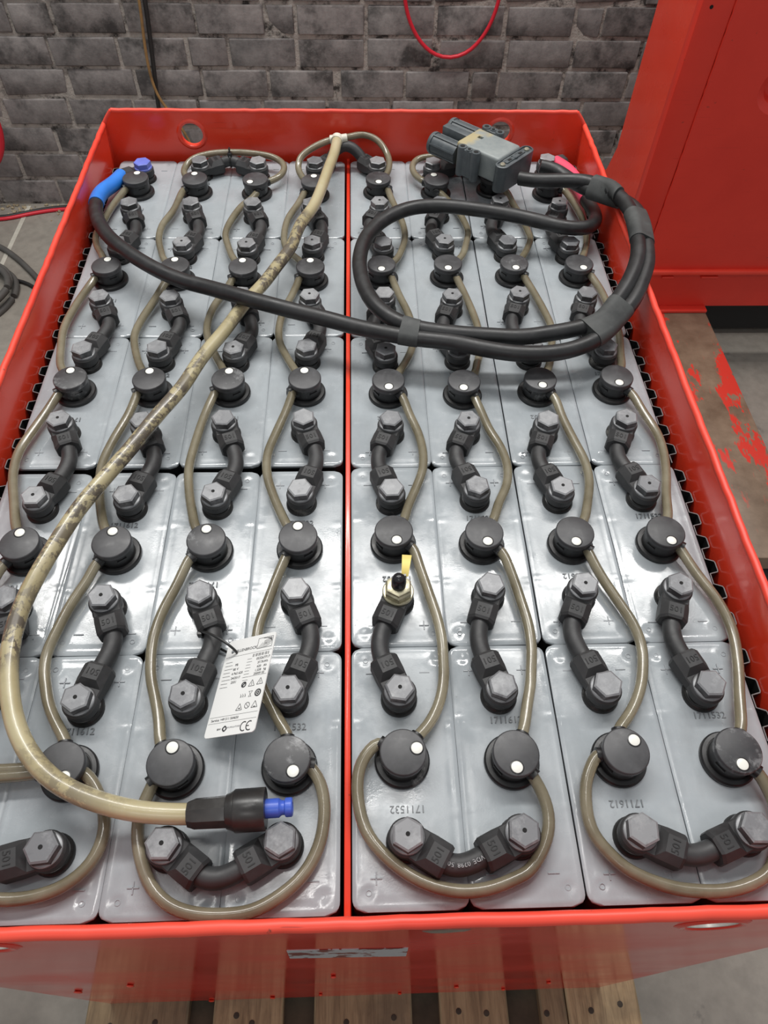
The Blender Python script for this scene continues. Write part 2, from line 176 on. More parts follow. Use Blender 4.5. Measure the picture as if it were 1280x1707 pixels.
# ------------------------------------------------------------------ materials
def lin(r, g, b):
    f = lambda c: (c/255/12.92) if c/255 <= .04045 else ((c/255+.055)/1.055)**2.4
    return (f(r), f(g), f(b), 1)
class Mat:
    def __init__(s, name):
        s.m = bpy.data.materials.new(name); s.m.use_nodes = True; s.t = s.m.node_tree
        s.b = s.t.nodes['Principled BSDF']; s.tc = s.t.nodes.new('ShaderNodeTexCoord'); s._oi = None
    def n(s, typ, **kw):
        d = s.t.nodes.new(typ)
        for k, v in kw.items():
            if hasattr(d, k) and k not in d.inputs.keys(): setattr(d, k, v)
            else: d.inputs[k].default_value = v
        return d
    def link(s, a, b): s.t.links.new(a, b)
    def coord(s, scale=(1, 1, 1), space='Object', rnd=False):
        mp = s.n('ShaderNodeMapping'); mp.inputs['Scale'].default_value = scale
        src = s.tc.outputs[space]
        if rnd:
            add = s.n('ShaderNodeVectorMath', operation='ADD')
            mul = s.n('ShaderNodeMath', operation='MULTIPLY'); mul.inputs[1].default_value = 37.0
            s.link(s.rand(), mul.inputs[0]); s.link(src, add.inputs[0]); s.link(mul.outputs[0], add.inputs[1]); src = add.outputs[0]
        s.link(src, mp.inputs['Vector']); return mp.outputs[0]
    def rand(s):
        if s._oi is None: s._oi = s.n('ShaderNodeObjectInfo')
        return s._oi.outputs['Random']
    def noise(s, scale, detail=4, rough=.55, vec=None, dist=0, **k):
        d = s.n('ShaderNodeTexNoise'); d.inputs['Scale'].default_value = scale; d.inputs['Detail'].default_value = detail
        d.inputs['Roughness'].default_value = rough; d.inputs['Distortion'].default_value = dist
        s.link(vec if vec is not None else s.coord(**k), d.inputs['Vector']); return d.outputs['Fac']
    def ramp(s, fac, stops):
        d = s.n('ShaderNodeValToRGB'); e = d.color_ramp.elements
        while len(e) < len(stops): e.new(.5)
        for q, (p, c) in zip(e, stops):
            q.position = p; q.color = c if len(c) == 4 else (*c, 1)
        s.link(fac, d.inputs[0]); return d.outputs[0]
    def val(s, fac, a, b, lo=0., hi=1.):
        d = s.n('ShaderNodeMapRange'); d.inputs[1].default_value = lo; d.inputs[2].default_value = hi
        d.inputs[3].default_value = a; d.inputs[4].default_value = b; s.link(fac, d.inputs[0]); return d.outputs[0]
    def mix(s, fac, a, b, mode='MIX'):
        d = s.n('ShaderNodeMix', data_type='RGBA', blend_type=mode)
        if isinstance(fac, float): d.inputs[0].default_value = fac
        else: s.link(fac, d.inputs[0])
        for i, c in ((6, a), (7, b)):
            if isinstance(c, tuple): d.inputs[i].default_value = c if len(c) == 4 else (*c, 1)
            else: s.link(c, d.inputs[i])
        return d.outputs[2]
    def base(s, c):
        if isinstance(c, tuple): s.b.inputs['Base Color'].default_value = c if len(c) == 4 else (*c, 1)
        else: s.link(c, s.b.inputs['Base Color'])
    def rough(s, v):
        if isinstance(v, (int, float)): s.b.inputs['Roughness'].default_value = v
        else: s.link(v, s.b.inputs['Roughness'])
    def bump(s, h, strength=.3, dist=.001):
        d = s.n('ShaderNodeBump'); d.inputs['Strength'].default_value = strength; d.inputs['Distance'].default_value = dist
        s.link(h, d.inputs['Height']); s.link(d.outputs[0], s.b.inputs['Normal'])
    def set(s, **k):
        for a, v in k.items(): s.b.inputs[a.replace('_', ' ')].default_value = v
        return s
def simple(name, c, rough=.5, metal=0, var=0., nscale=60, bump=0):
    m = Mat(name); m.rough(rough); m.set(Metallic=metal)
    if var:
        f = m.noise(nscale, 5, .6, rnd=True)
        a = tuple(x*(1-var) for x in c[:3]); b = tuple(min(1, x*(1+var)) for x in c[:3])
        m.base(m.ramp(f, [(.3, a), (.7, b)]))
        if bump: m.bump(f, bump)
    else: m.base(c)
    return m.m

# battery lids: pale grey polypropylene, a little dirty
m = Mat('lid_grey_plastic')
f = m.noise(14, 6, .6, rnd=True); g = m.noise(160, 4, .6, rnd=True)
c = m.ramp(f, [(.28, lin(149, 155, 159)), (.6, lin(164, 170, 174)), (.8, lin(173, 178, 181))])
sp = m.ramp(m.noise(95, 3, .7, rnd=True), [(.0, (1, 1, 1)), (.20, (1, 1, 1)), (.27, (0, 0, 0))])
m.base(m.mix(m.val(sp, 0, .45), m.mix(m.val(m.noise(9, 6, .7, vec=m.coord((3, 1, 1), rnd=True)), 0, .5, .52, .75), c, lin(142, 146, 149)), lin(120, 118, 112)))
m.rough(m.val(m.noise(26, 5, .65, rnd=True), .09, .34, .36, .66)); m.set(**{'Specular_IOR_Level': .6})
m.bump(m.mix(.5, g, m.noise(700, 2, .5, rnd=True)), .10, .0006)
LID = m.m
JAR = simple('jar_black_plastic', lin(20, 20, 20), .6)
LIDMARK = simple('lid_mark_plastic', lin(150, 154, 158), .4)
STAMP = simple('stamp_grey', lin(118, 121, 124), .5)
def black(name, c, dust, lo, hi, rough, amt=.8, crust=None):
    m = Mat(name); v = m.noise(70, 6, .65, rnd=True); w = m.noise(22, 4, .6, rnd=True)
    k = m.mix(m.val(w, 0, amt, lo, hi), c, dust)
    k = m.mix(m.val(v, 0, .35, .5, .8), k, tuple(min(1, x*1.8) for x in dust[:3]))
    if crust:
        q = m.noise(38, 7, .75, rnd=True); sel = m.n('ShaderNodeMath', operation='ADD')
        sel.inputs[1].default_value = 0
        rr = m.val(m.rand(), -.22, .065, 0, 1); m.link(q, sel.inputs[0]); m.link(rr, sel.inputs[1])
        k = m.mix(m.val(sel.outputs[0], 0, .8, .585, .70), k, crust)
    m.base(k); m.rough(m.val(v, rough-.08, rough+.12, .3, .7)); m.bump(v, .12, .0005)
    return m.m
CAPTOP = black('cap_top_plastic', lin(50, 50, 52), lin(78, 78, 80), .35, .7, .42, crust=lin(138, 139, 140))  # paler than the cap sides: lamp light on the tops put into colour
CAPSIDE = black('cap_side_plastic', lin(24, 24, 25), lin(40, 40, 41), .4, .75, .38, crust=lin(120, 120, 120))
SEAL = black('seal_rubber', lin(27, 26, 26), lin(46, 45, 44), .4, .75, .35, crust=lin(110, 108, 104))
LUG = black('lug_rubber', lin(38, 38, 39), lin(58, 58, 59), .35, .7, .55)
SIZE = simple('size_mark_rubber', lin(26, 26, 27), .6)
LINKCABLE = black('link_cable_rubber', lin(40, 40, 41), lin(60, 60, 61), .35, .7, .5)
CABLE = black('power_cable_rubber', lin(30, 30, 31), lin(47, 47, 48), .4, .75, .42)
SLEEVE = black('shrink_sleeve', lin(50, 52, 52), lin(76, 78, 77), .35, .7, .6)
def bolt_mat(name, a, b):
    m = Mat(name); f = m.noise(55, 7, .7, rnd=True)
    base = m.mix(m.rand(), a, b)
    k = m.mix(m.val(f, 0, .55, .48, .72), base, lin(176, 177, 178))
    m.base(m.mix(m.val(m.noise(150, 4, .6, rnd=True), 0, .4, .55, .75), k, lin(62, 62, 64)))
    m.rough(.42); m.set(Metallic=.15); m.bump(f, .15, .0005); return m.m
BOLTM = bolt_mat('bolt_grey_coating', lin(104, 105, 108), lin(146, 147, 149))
BOLTDARK = bolt_mat('bolt_side_shade', lin(60, 60, 62), lin(88, 88, 90))  # darker copy for the sides of the heads: shade put into the colour
WASHER = simple('washer_grey', lin(122, 123, 125), .38, .3, .2)
DOT = simple('indicator_white', lin(232, 232, 224), .3)
DARKHOLE = simple('hole_black', (.004, .004, .004), .8)
def hose_mat(name, a, b, c, tr):
    m = Mat(name); f = m.noise(24, 5, .6, rnd=True); g = m.noise(260, 3, .6)
    k = m.ramp(f, [(.3, a), (.52, b), (.75, c)])
    m.base(k); m.rough(.2); m.set(**{'Coat_Weight': .35, 'Coat_Roughness': .12, 'Transmission_Weight': tr, 'IOR': 1.4})
    m.bump(g, .04, .0004); return m.m
HOSE_M = hose_mat('hose_tan_pvc', lin(126, 117, 95), lin(150, 141, 118), lin(170, 162, 139), .42)
m = Mat('main_hose_pvc')
f = m.noise(12, 5, .6); k = m.ramp(f, [(.3, lin(150, 138, 104)), (.55, lin(176, 165, 130)), (.8, lin(190, 181, 150))])
gr = m.noise(52, 8, .74, dist=.3); so = m.n('ShaderNodeSeparateXYZ'); m.link(m.tc.outputs['Object'], so.inputs[0])
sa = m.n('ShaderNodeMath', operation='ADD'); m.link(m.noise(9, 2, .5), sa.inputs[0]); m.link(m.val(so.outputs[1], .16, -.10, .40, 1.0), sa.inputs[1])
sb = m.n('ShaderNodeMath', operation='MULTIPLY'); m.link(sa.outputs[0], sb.inputs[0]); m.link(m.val(so.outputs[1], .62, 1, .05, .42), sb.inputs[1]); sel = sb.outputs[0]
w = m.n('ShaderNodeMath', operation='MULTIPLY'); m.link(m.val(gr, 0, 1, .47, .52), w.inputs[0]); m.link(m.val(sel, 0, 1, .47, .58), w.inputs[1])
m.base(m.mix(w.outputs[0], k, lin(98, 90, 78))); m.rough(.3)
m.set(**{'Coat_Weight': .2, 'Subsurface_Weight': .15, 'Subsurface_Radius': (.01, .008, .004), 'Subsurface_Scale': .3}); m.bump(gr, .06, .0005)
MAINH = m.m
def red_mat(name, base, dark, rough=.2, chips=True, bumpn=True, coat=.3, spec=.5):
    m = Mat(name); f = m.noise(5, 5, .6); k = m.ramp(f, [(.3, dark), (.65, base)])
    if chips:
        q = m.noise(60, 6, .7); k = m.mix(m.val(q, 0, .8, .68, .73), k, lin(90, 55, 42))
        sc = m.noise(30, 3, .6, vec=m.coord((.3, 8, 30))); k = m.mix(m.val(sc, 0, .5, .70, .74), k, lin(120, 20, 16))
    m.base(k); m.rough(m.val(m.noise(9, 3, .5), rough-.06, rough+.1, .3, .7))
    m.set(**{'Coat_Weight': coat, 'Coat_Roughness': .08, 'Specular_IOR_Level': spec})
    if bumpn: m.bump(m.noise(130, 3, .5), .05, .001)
    return m.m
RED = red_mat('red_tray_paint', lin(238, 68, 42), lin(228, 58, 36), .26)
REDGLOSS = red_mat('red_gloss_paint', lin(218, 54, 40), lin(204, 46, 34), .13, True, False, 0., .2)
REDM = red_mat('red_machine_paint', lin(226, 60, 44), lin(214, 52, 38), .42, True, True, 0.)
REDEDGE = red_mat('red_lit_edge_paint', lin(238, 78, 58), lin(228, 62, 46), .42, True, True, 0.)  # paler copy for top edges: light from above put into the red
m = Mat('worn_leg_paint')
gn = m.noise(7, 8, .66, vec=m.coord((1.6, .55, 1))); st = m.noise(26, 6, .7, vec=m.coord((2.2, .5, 1)))
brown = m.ramp(m.noise(11, 6, .65), [(.3, lin(98, 82, 66)), (.55, lin(126, 109, 91)), (.8, lin(150, 132, 112))])
k = m.mix(m.val(gn, 0, 1, .53, .545), brown, lin(205, 58, 46))
k = m.mix(m.val(st, 0, .7, .62, .68), k, lin(196, 70, 56))
m.base(k); m.rough(.4); m.bump(gn, .15, .002)
LEGTOP = m.m
m = Mat('floor_concrete')
f = m.noise(2.2, 8, .65); g = m.noise(38, 5, .6); h = m.noise(11, 5, .7)
k = m.ramp(f, [(.3, lin(116, 110, 102)), (.5, lin(140, 134, 125)), (.72, lin(158, 152, 142))])
k = m.mix(m.val(g, 0, .3, .4, .7), k, lin(96, 92, 86)); k = m.mix(m.val(h, 0, .6, .64, .72), k, lin(88, 84, 80))
m.base(k); m.rough(.6); m.bump(g, .15, .002); FLOOR = m.m
m = Mat('sooty_brick')
f = m.noise(16, 8, .72, rnd=True); g = m.noise(7, 5, .65, rnd=True); h = m.noise(90, 5, .65, rnd=True)
k = m.ramp(f, [(.28, lin(70, 67, 66)), (.46, lin(122, 117, 115)), (.70, lin(154, 148, 145))])
k = m.mix(m.val(g, 0, .8, .52, .64), k, lin(46, 44, 43)); k = m.mix(m.val(h, 0, .5, .58, .76), k, lin(146, 143, 140))
k = m.mix(m.val(m.rand(), 0, .30, 0, 1), k, lin(84, 81, 81))
m.base(k); m.rough(.85); m.bump(m.mix(.6, f, h), .5, .003); BRICK = m.m
m = Mat('mortar_grey')
f = m.noise(18, 8, .7); g = m.noise(120, 4, .6)
m.base(m.ramp(f, [(.38, lin(58, 55, 53)), (.5, lin(160, 154, 147)), (.7, lin(178, 171, 163))])); m.rough(.95); m.bump(g, .6, .004); MORTAR = m.m
m = Mat('pallet_wood')
st = m.noise(9, 7, .65, vec=m.coord((9, .8, 9), rnd=True), dist=.5); g = m.noise(60, 5, .6, vec=m.coord((6, .4, 6), rnd=True)); d = m.noise(7, 5, .6, rnd=True)
k = m.ramp(st, [(.28, lin(126, 104, 78)), (.5, lin(172, 147, 112)), (.72, lin(196, 172, 134))])
k = m.mix(m.val(g, 0, .5, .5, .75), k, lin(82, 66, 50)); k = m.mix(m.val(d, 0, .6, .55, .72), k, lin(84, 74, 62))
k = m.mix(m.val(m.rand(), 0, .55, .3, 1), k, lin(96, 82, 64)); m.base(k); m.rough(.75); m.bump(st, .3, .002); WOOD = m.m
WOODDARK = simple('pallet_block_wood', lin(84, 72, 58), .85, 0, .35, 20)
SPACEREDGE = simple('spacer_lit_edge', lin(128, 128, 128), .4)  # pale grey for upward faces: light on the strip tops put into colour
SPACER = simple('spacer_black_plastic', lin(34, 34, 34), .45, 0, .2, 30)
SPACERIN = simple('spacer_sheet_plastic', lin(28, 28, 28), .5)
BLUE = simple('blue_sleeve_plastic', lin(48, 126, 220), .35, 0, .12, 30)
BLUEBOLT = simple('blue_bolt_plastic', lin(104, 118, 205), .4, 0, .14, 60)
BLUETIP = simple('blue_coupling_plastic', lin(66, 98, 200), .35, 0, .12, 60)
PINK = simple('pink_sleeve_plastic', lin(238, 84, 112), .4, 0, .1, 40)
PLUGG = Mat('plug_grey_plastic')
m = PLUGG; f = m.noise(22, 6, .65); k = m.ramp(f, [(.35, lin(122, 129, 130)), (.6, lin(146, 151, 149))])
ye = m.n('ShaderNodeSeparateXYZ'); m.link(m.tc.outputs['Object'], ye.inputs[0])
yy = m.n('ShaderNodeMath', operation='ADD'); m.link(m.val(ye.outputs[0], .62, -.25, -.04, .02), yy.inputs[0]); m.link(m.noise(55, 5, .6), yy.inputs[1])
k = m.mix(m.val(yy.outputs[0], 0, .8, .72, .95), k, lin(176, 160, 116)); m.base(k); m.rough(.45); PLUGGREY = m.m
PLUGBLK = black('plug_black_plastic', lin(64, 70, 74), lin(92, 98, 101), .35, .7, .4)
ZINC = simple('zinc_steel', lin(196, 190, 170), .3, .8, .2, 90)
BARE = simple('bare_steel', lin(196, 194, 188), .35, .6, .25, 60)
NAIL = simple('rusty_nail', lin(66, 56, 46), .6, .3, .3, 60)
CRUST = simple('corroded_nut_steel', lin(182, 176, 150), .35, .65, .35, 140, .3)
GLOSSBLK = simple('gloss_black_plastic', lin(30, 30, 33), .22)
YELLOW = simple('yellow_tape', lin(252, 226, 132), .5, 0, .08, 30)
YELLOWINK = simple('tape_ink', lin(196, 162, 84), .6)
CARD = simple('tag_white_card', lin(232, 232, 230), .3)
INK = simple('tag_ink', lin(58, 58, 60), .6)
INKLIGHT = simple('tag_ink_pale', lin(150, 150, 152), .6)
TIE = simple('black_nylon', lin(34, 34, 34), .35)
GLAND = black('gland_black_plastic', lin(34, 33, 33), lin(60, 58, 56), .35, .7, .32)
WHITECLAMP = simple('white_clamp_plastic', lin(206, 202, 188), .4, 0, .12, 60)
STICKER = Mat('worn_silver_label')
m = STICKER; f = m.noise(40, 6, .7); m.base(m.mix(m.val(f, 0, 1, .52, .54), lin(176, 176, 178), lin(110, 30, 22))); m.rough(.35); STICK = m.m
RUST = simple('bare_rusty_steel', lin(132, 120, 108), .5, .4, .3, 60)
REDWIRE = simple('red_wire_pvc', lin(206, 34, 52), .35)
BROWNCORD = simple('brown_cord', lin(140, 108, 66), .7, 0, .3, 40)
BLACKWIRE = simple('black_wire_rubber', lin(38, 37, 37), .5, 0, .25, 30)
COILWIRE = simple('dusty_cable_rubber', lin(84, 82, 79), .6, 0, .25, 12)
RUBBLE = simple('mortar_rubble', lin(160, 146, 120), .95, 0, .35, 40)
STRIP = simple('floor_joint_filler', lin(186, 182, 170), .8, 0, .2, 20)
WHEEL = simple('wheel_and_shade_black', lin(24, 24, 24), .6)

# ------------------------------------------------------------------ setting: floor, brick wall
ZF = -0.837
bm = bmesh.new(); box(bm, -4, 4, -3, 2.6, ZF-.1, ZF)
tag(part('floor', bm, FLOOR), kind='structure')
bm = bmesh.new()
for x, y0, y1 in ((-1.118, 1.0, 2.28),): box(bm, x-.007, x+.007, y0, y1, ZF, ZF+.0012)
tag(part('trim_1', bm, STRIP, label='pale filled joint between the concrete floor slabs'), kind='structure')

YW = 2.29
wall = tag(empty('wall_back', (0, YW, ZF)), 'sooty grey brick wall behind the red battery tray', None, None, 'structure')
bm = bmesh.new(); box(bm, -3.2, 3.2, .006, .25, -.05, 2.6)
part('mortar_bed', bm, MORTAR, wall)
ROWZ = [-.837, -.746, -.661, -.5745, -.4865, -.4015, -.3145, -.230, -.145, -.060, .025, .110, .195]
def brick_mesh(w, h, seed):
    rnd = random.Random(seed); bm = bmesh.new()
    box(bm, -w/2, w/2, 0, .05, -h/2, h/2, .0035, 2)
    for v in bm.verts:
        if v.co.y < .03:
            v.co.x += rnd.uniform(-.0014, .0014); v.co.z += rnd.uniform(-.0014, .0014); v.co.y += rnd.uniform(-.0008, .0012)
    if seed in (3, 21):     # a broken corner
        cx, cz = rnd.choice((-1, 1))*w/2, rnd.choice((-1, 1))*h/2
        for v in bm.verts:
            if abs(v.co.x-cx) < .02 and abs(v.co.z-cz) < .02: v.co.x -= math.copysign(.008, cx); v.co.y += .006; v.co.z -= math.copysign(.004, cz)
    return mesh('brick', bm, BRICK, 50)
full = [brick_mesh(.191, .0745, i) for i in range(6)]
half = [brick_mesh(.074, .0725, 20+i) for i in range(3)]
threeq = [brick_mesh(.108, .074, 30+i) for i in range(2)]
rb = random.Random(11)
ROW0 = {6: -1.174, 5: -1.082, 4: -1.146, 3: -1.086, 2: -1.16, 1: -1.10, 0: -1.17}
for i in range(len(ROWZ)-1):
    zc = (ROWZ[i]+ROWZ[i+1])/2; x = ROW0.get(i, -1.15+(i % 2)*.09)-1.0
    while x < 1.55:
        u = rb.random()
        if u < .05 and i < 9: me, w = rb.choice(half), .074
        elif u < .09 and i < 9: me, w = rb.choice(threeq), .108
        else: me, w = rb.choice(full), .191
        o = obj('brick', me, wall, (x+w/2, rb.uniform(-.002, .003), zc-ZF+rb.uniform(-.0015, .0015)))
        o.rotation_euler = (0, 0 if rb.random() < .5 else 0, rb.uniform(-.004, .004))
        x += w+rb.uniform(.008, .013)
        if u > .97 and i < 7: x += .012
# rubble along the foot of the wall
bm = bmesh.new(); rq = random.Random(3)
for _ in range(260):
    x = rq.uniform(-1.6, -.6); y = YW-abs(rq.gauss(0, .028))-.004; s = rq.uniform(.002, .008)
    M = Matrix.Translation((x, y, ZF+s*.4)) @ Matrix.Rotation(rq.uniform(0, 6), 4, (rq.random(), rq.random(), 1)) @ Matrix.Diagonal((s, s*rq.uniform(.6, 1.2), s*.7, 1))
    bmesh.ops.create_icosphere(bm, subdivisions=1, radius=1, matrix=M)
tag(part('mortar_rubble', bm, RUBBLE, smooth=False), 'crumbled pale mortar rubble along the foot of the brick wall', 'rubble', kind='stuff')

def wire(name, pts, r, mat, label, cat='cable', step=.02, seg=10):
    bm = bmesh.new(); sweep(bm, spline(pts, step), r, seg)
    return tag(part(name, bm, mat), label, cat)
yw = YW-.012
wire('wall_cable', [(-.548, yw, .6), (-.560, yw, .1), (-.570, yw, -.225), (-.585, yw, -.38), (-.599, yw, -.515), (-.605, yw, -.75), (-.60, yw-.02, ZF+.006), (-.45, yw-.06, ZF+.006)], .0065, BLACKWIRE, 'black cable hanging straight down the brick wall')
wire('brown_cord', [(-.57, yw-.012, .6), (-.578, yw-.014, .05), (-.583, yw-.012, -.225), (-.590, yw-.014, -.29), (-.597, yw-.013, -.36), (-.597, yw-.015, -.42), (-.590, yw-.015, -.465), (-.566, yw-.015, -.512), (-.52, yw-.02, -.60), (-.50, yw-.02, -.80), (-.48, yw-.05, ZF+.004)], .0042, BROWNCORD, 'thin brown cord hanging beside the black wall cable', 'cord')
wire('red_wire', [(.13, yw, .5), (.140, yw, .05), (.155, yw, -.218), (.172, yw, -.272), (.205, yw, -.322), (.25, yw, -.355), (.296, yw, -.364), (.342, yw, -.350), (.382, yw, -.312), (.408, yw, -.262), (.419, yw, -.216), (.425, yw, .05), (.43, yw, .5)], .0055, REDWIRE, 'thin red wire hanging in a loop on the brick wall', 'cable')
wire('red_hose', [(-1.2, yw-.03, .1), (-1.12, yw-.03, -.40), (-1.096, yw-.03, -.525), (-1.10, yw-.03, -.580), (-1.125, yw-.03, -.640), (-1.19, yw-.03, -.70), (-1.35, yw-.03, -.74)], .009, REDWIRE, 'red hose loop at the left edge against the brick wall', 'hose')
rc = tag(empty('floor_cable', (-1.1, 2.2, ZF)), 'red and black twin cable lying on the floor near the wall', 'cable')
for nm, mt, dy, lb in (('red_core', REDWIRE, 0, 'red core'), ('black_core', BLACKWIRE, .014, 'black core')):
    bm = bmesh.new(); sweep(bm, spline([(-.20, .02-.03+dy, .006), (-.075, -.008+dy, .006), (.0, .022+dy, .006), (.10, .05+dy, .006), (.35, .045+dy, .006)], .02), .006, 10)
    part(nm, bm, mt, rc, label=lb)
# coil of dusty cable on the floor at the left
for i, (rr, cx, cy, z, lab) in enumerate(((.125, -1.155, 1.775, .010, 'grey dusty cable ring at left edge, lowest of the coil'), (.118, -1.165, 1.79, .027, 'grey dusty cable ring at left edge, middle of the coil'), (.112, -1.15, 1.768, .043, 'grey dusty cable ring at left edge, topmost of the coil'))):
    bm = bmesh.new()
    pts = [(cx+rr*math.cos(a)*(1+.04*math.sin(3*a+i)), cy+rr*1.12*math.sin(a), ZF+z+.004*math.sin(2*a+i)) for a in [2*PI*k/28*.985 for k in range(29)]]
    sweep(bm, spline(pts, .02), .0095, 10)
    tag(part('coiled_cable', bm, COILWIRE), lab, 'cable', 'coil of cable on the floor')
wire('floor_lead', [(-1.45, 2.12, ZF+.008), (-1.25, 2.08, ZF+.008), (-1.152, 2.036, ZF+.008), (-1.08, 1.975, ZF+.008), (-1.0, 1.885, ZF+.008), (-.90, 1.76, ZF+.008), (-.7, 1.6, ZF+.008)], .009, COILWIRE, 'dark cable running from the floor coil under the red tray')
wire('floor_lead', [(-1.09, 1.905, ZF+.006), (-1.06, 1.86, ZF+.006), (-1.02, 1.85, ZF+.006), (-.97, 1.81, ZF+.006), (-.85, 1.7, ZF+.006)], .0055, BLACKWIRE, 'thinner black cable beside the coil on the floor')

# ------------------------------------------------------------------ pallet
ZB = -.692                                   # underside of the tray
pal = tag(empty('wooden_pallet', (0, .5, ZF)), 'weathered wooden pallet under the red battery tray', 'pallet')
ht = ZB-ZF
BX = [(-.388, -.243), (-.207, -.107), (-.063, .078), (.118, .217), (.264, .302), (.3035, .409)]
for i, (a, b) in enumerate(BX):
    bm = bmesh.new(); box(bm, a, b, -.62, .58, ht-.022, ht, .0025, 1)
    o = part('board', bm, WOOD, pal)
    for yy in (-.585, -.545):
        for xx in ((a+.035, b-.035) if b-a > .06 else ((a+b)/2,)):
            nl = bmesh.new(); lathe(nl, [(.0042, ht-.001), (.0042, ht+.0004), (.002, ht+.0006)], 10, Matrix.Translation((xx+random.uniform(-.012, .012), yy+random.uniform(-.008, .008), 0)))
            part('nail', nl, NAIL, o)
for y0 in (-.62, -.06, .435):
    bm = bmesh.new(); box(bm, -.388, .409, y0, y0+.145, ht-.044, ht-.022, .002)
    part('cross_board', bm, WOODDARK, pal)
for a, b in ((-.388, -.288), (-.04, .06), (.309, .409)):
    bm = bmesh.new(); box(bm, a, b, -.62, .58, 0, .022, .002); part('bottom_board', bm, WOOD, pal)
    for y0 in (-.62, -.06, .435):
        bm = bmesh.new(); box(bm, a, b, y0, y0+.145, .022, ht-.044, .003); part('block', bm, WOODDARK, pal)

# ------------------------------------------------------------------ red battery tray
tray = tag(empty('battery_tray', (0, .5, ZB)), 'glossy red steel battery tray holding forty grey cells on a pallet', 'tray')
IT = Matrix.Translation((0, -.5, -ZB))
def tpart(name, bm, mat, ang=38, label=None, parent=None):
    bmesh.ops.transform(bm, matrix=IT, verts=bm.verts[:])
    return part(name, bm, mat, parent or tray, ang, label=label)
def hole_cyl(x, z, r, y0, y1):
    c = bmesh.new(); lathe(c, [(r, 0), (r, y1-y0)], 32, Matrix.Translation((x, y0, z)) @ Matrix.Rotation(-PI/2, 4, 'X')); return c
def plate_profile(pts, y0, y1):
    b = bmesh.new(); n = len(pts)
    A = [b.verts.new((x, y0, z)) for x, z in pts]; B = [b.verts.new((x, y1, z)) for x, z in pts]
    b.faces.new(A); b.faces.new(B[::-1])
    for k in range(n): b.faces.new((A[k], B[k], B[(k+1) % n], A[(k+1) % n]))
    return b
HB = .0665
# back wall with two lifting holes and chamfered top corners
bm = plate_profile([(-.351, ZB+.004), (.351, ZB+.004), (.351, .046), (.338, HB), (-.338, HB), (-.351, .046)], 1.014, 1.020)
bm = cut(bm, [hole_cyl(-.2283, .0345, .0160, 1.0, 1.04), hole_cyl(.2275, .0385, .0160, 1.0, 1.04)])
tpart('wall_plate', bm, RED)
for hx, hz in ((-.2283, .0345), (.2275, .0385)):      # raised ring round each hole
    bm = bmesh.new()
    lathe(bm, [(.0162, 0), (.0172, .0016), (.0195, .0020), (.0222, .0004), (.0222, 0)], 36, Matrix.Translation((hx, 1.0141, hz)) @ Matrix.Rotation(PI/2, 4, 'X'), False, False)
    tpart('hole_ring', bm, RED)
# front wall (leans out slightly below), two holes, rounded rim
bm = bmesh.new()
pr = [(-.0105, HB-.002), (-.0118, HB), (-.0150, HB), (-.0168, HB-.002), (-.0205, ZB), (-.0145, ZB)]
loft(bm, [[(x, y, z) for y, z in pr] for x in (-.356, .356)])
bm = cut(bm, [hole_cyl(.2395, .037, .0165, -.04, .01), hole_cyl(-.2285, .037, .0165, -.04, .01)])
tpart('wall_plate', bm, REDGLOSS, label='glossy outer wall facing the viewer')
bm = bmesh.new()
pts = [Vector((-.358+.716*k/60, -.0136+random.uniform(-.0003, .0003), HB-.001+random.uniform(-.0003, .0003))) for k in range(61)]
sweep(bm, pts, .0042, 14); tpart('rim', bm, REDEDGE, label='rounded rim with scuffed paint, light from above painted in')
for hx in (.2395, -.2285):
    bm = bmesh.new(); lathe(bm, [(.0167, 0), (.0180, .0012), (.0215, .0016), (.0245, .0002), (.0245, 0)], 36, Matrix.Translation((hx, -.0169, .037)) @ Matrix.Rotation(PI/2, 4, 'X'), False, False)
    tpart('hole_ring', bm, REDGLOSS)
HS = .050
for s in (-1, 1):
    bm = bmesh.new(); box(bm, min(s*.350, s*.356), max(s*.350, s*.356), -.014, 1.019, ZB+.003, HS-.001)
    tpart('wall_plate', bm, RED)
    bm = bmesh.new()
    pts = [Vector((s*.3532+random.uniform(-.0004, .0004), -.012+1.028*k/90, HS-.002+random.uniform(-.0005, .0005))) for k in range(91)]
    sweep(bm, pts, .0038, 10); tpart('rim', bm, REDEDGE, label='worn top edge with light from above painted in')
bm = bmesh.new()
sweep(bm, [Vector((-.338+.676*k/60, 1.017, HB+random.uniform(-.0004, .0004))) for k in range(61)], .0034, 10)
tpart('rim', bm, REDEDGE, label='worn top edge with light from above painted in')
for s in (-1, 1):
    bm = bmesh.new(); sweep(bm, [Vector((s*.338, 1.017, HB)), Vector((s*.3455, 1.017, .058)), Vector((s*.3532, 1.0165, HS-.002))], .0033, 10)
    tpart('corner_edge', bm, REDEDGE)
bm = bmesh.new(); box(bm, -.353, .353, -.017, 1.017, ZB, ZB+.006); tpart('bottom_plate', bm, REDM)
bm = bmesh.new(); box(bm, -.0012, .0038, -.0115, 1.0145, -.30, -.002, .0012, 2); tpart('divider', bm, RED, label='thin red steel divider between the two halves')
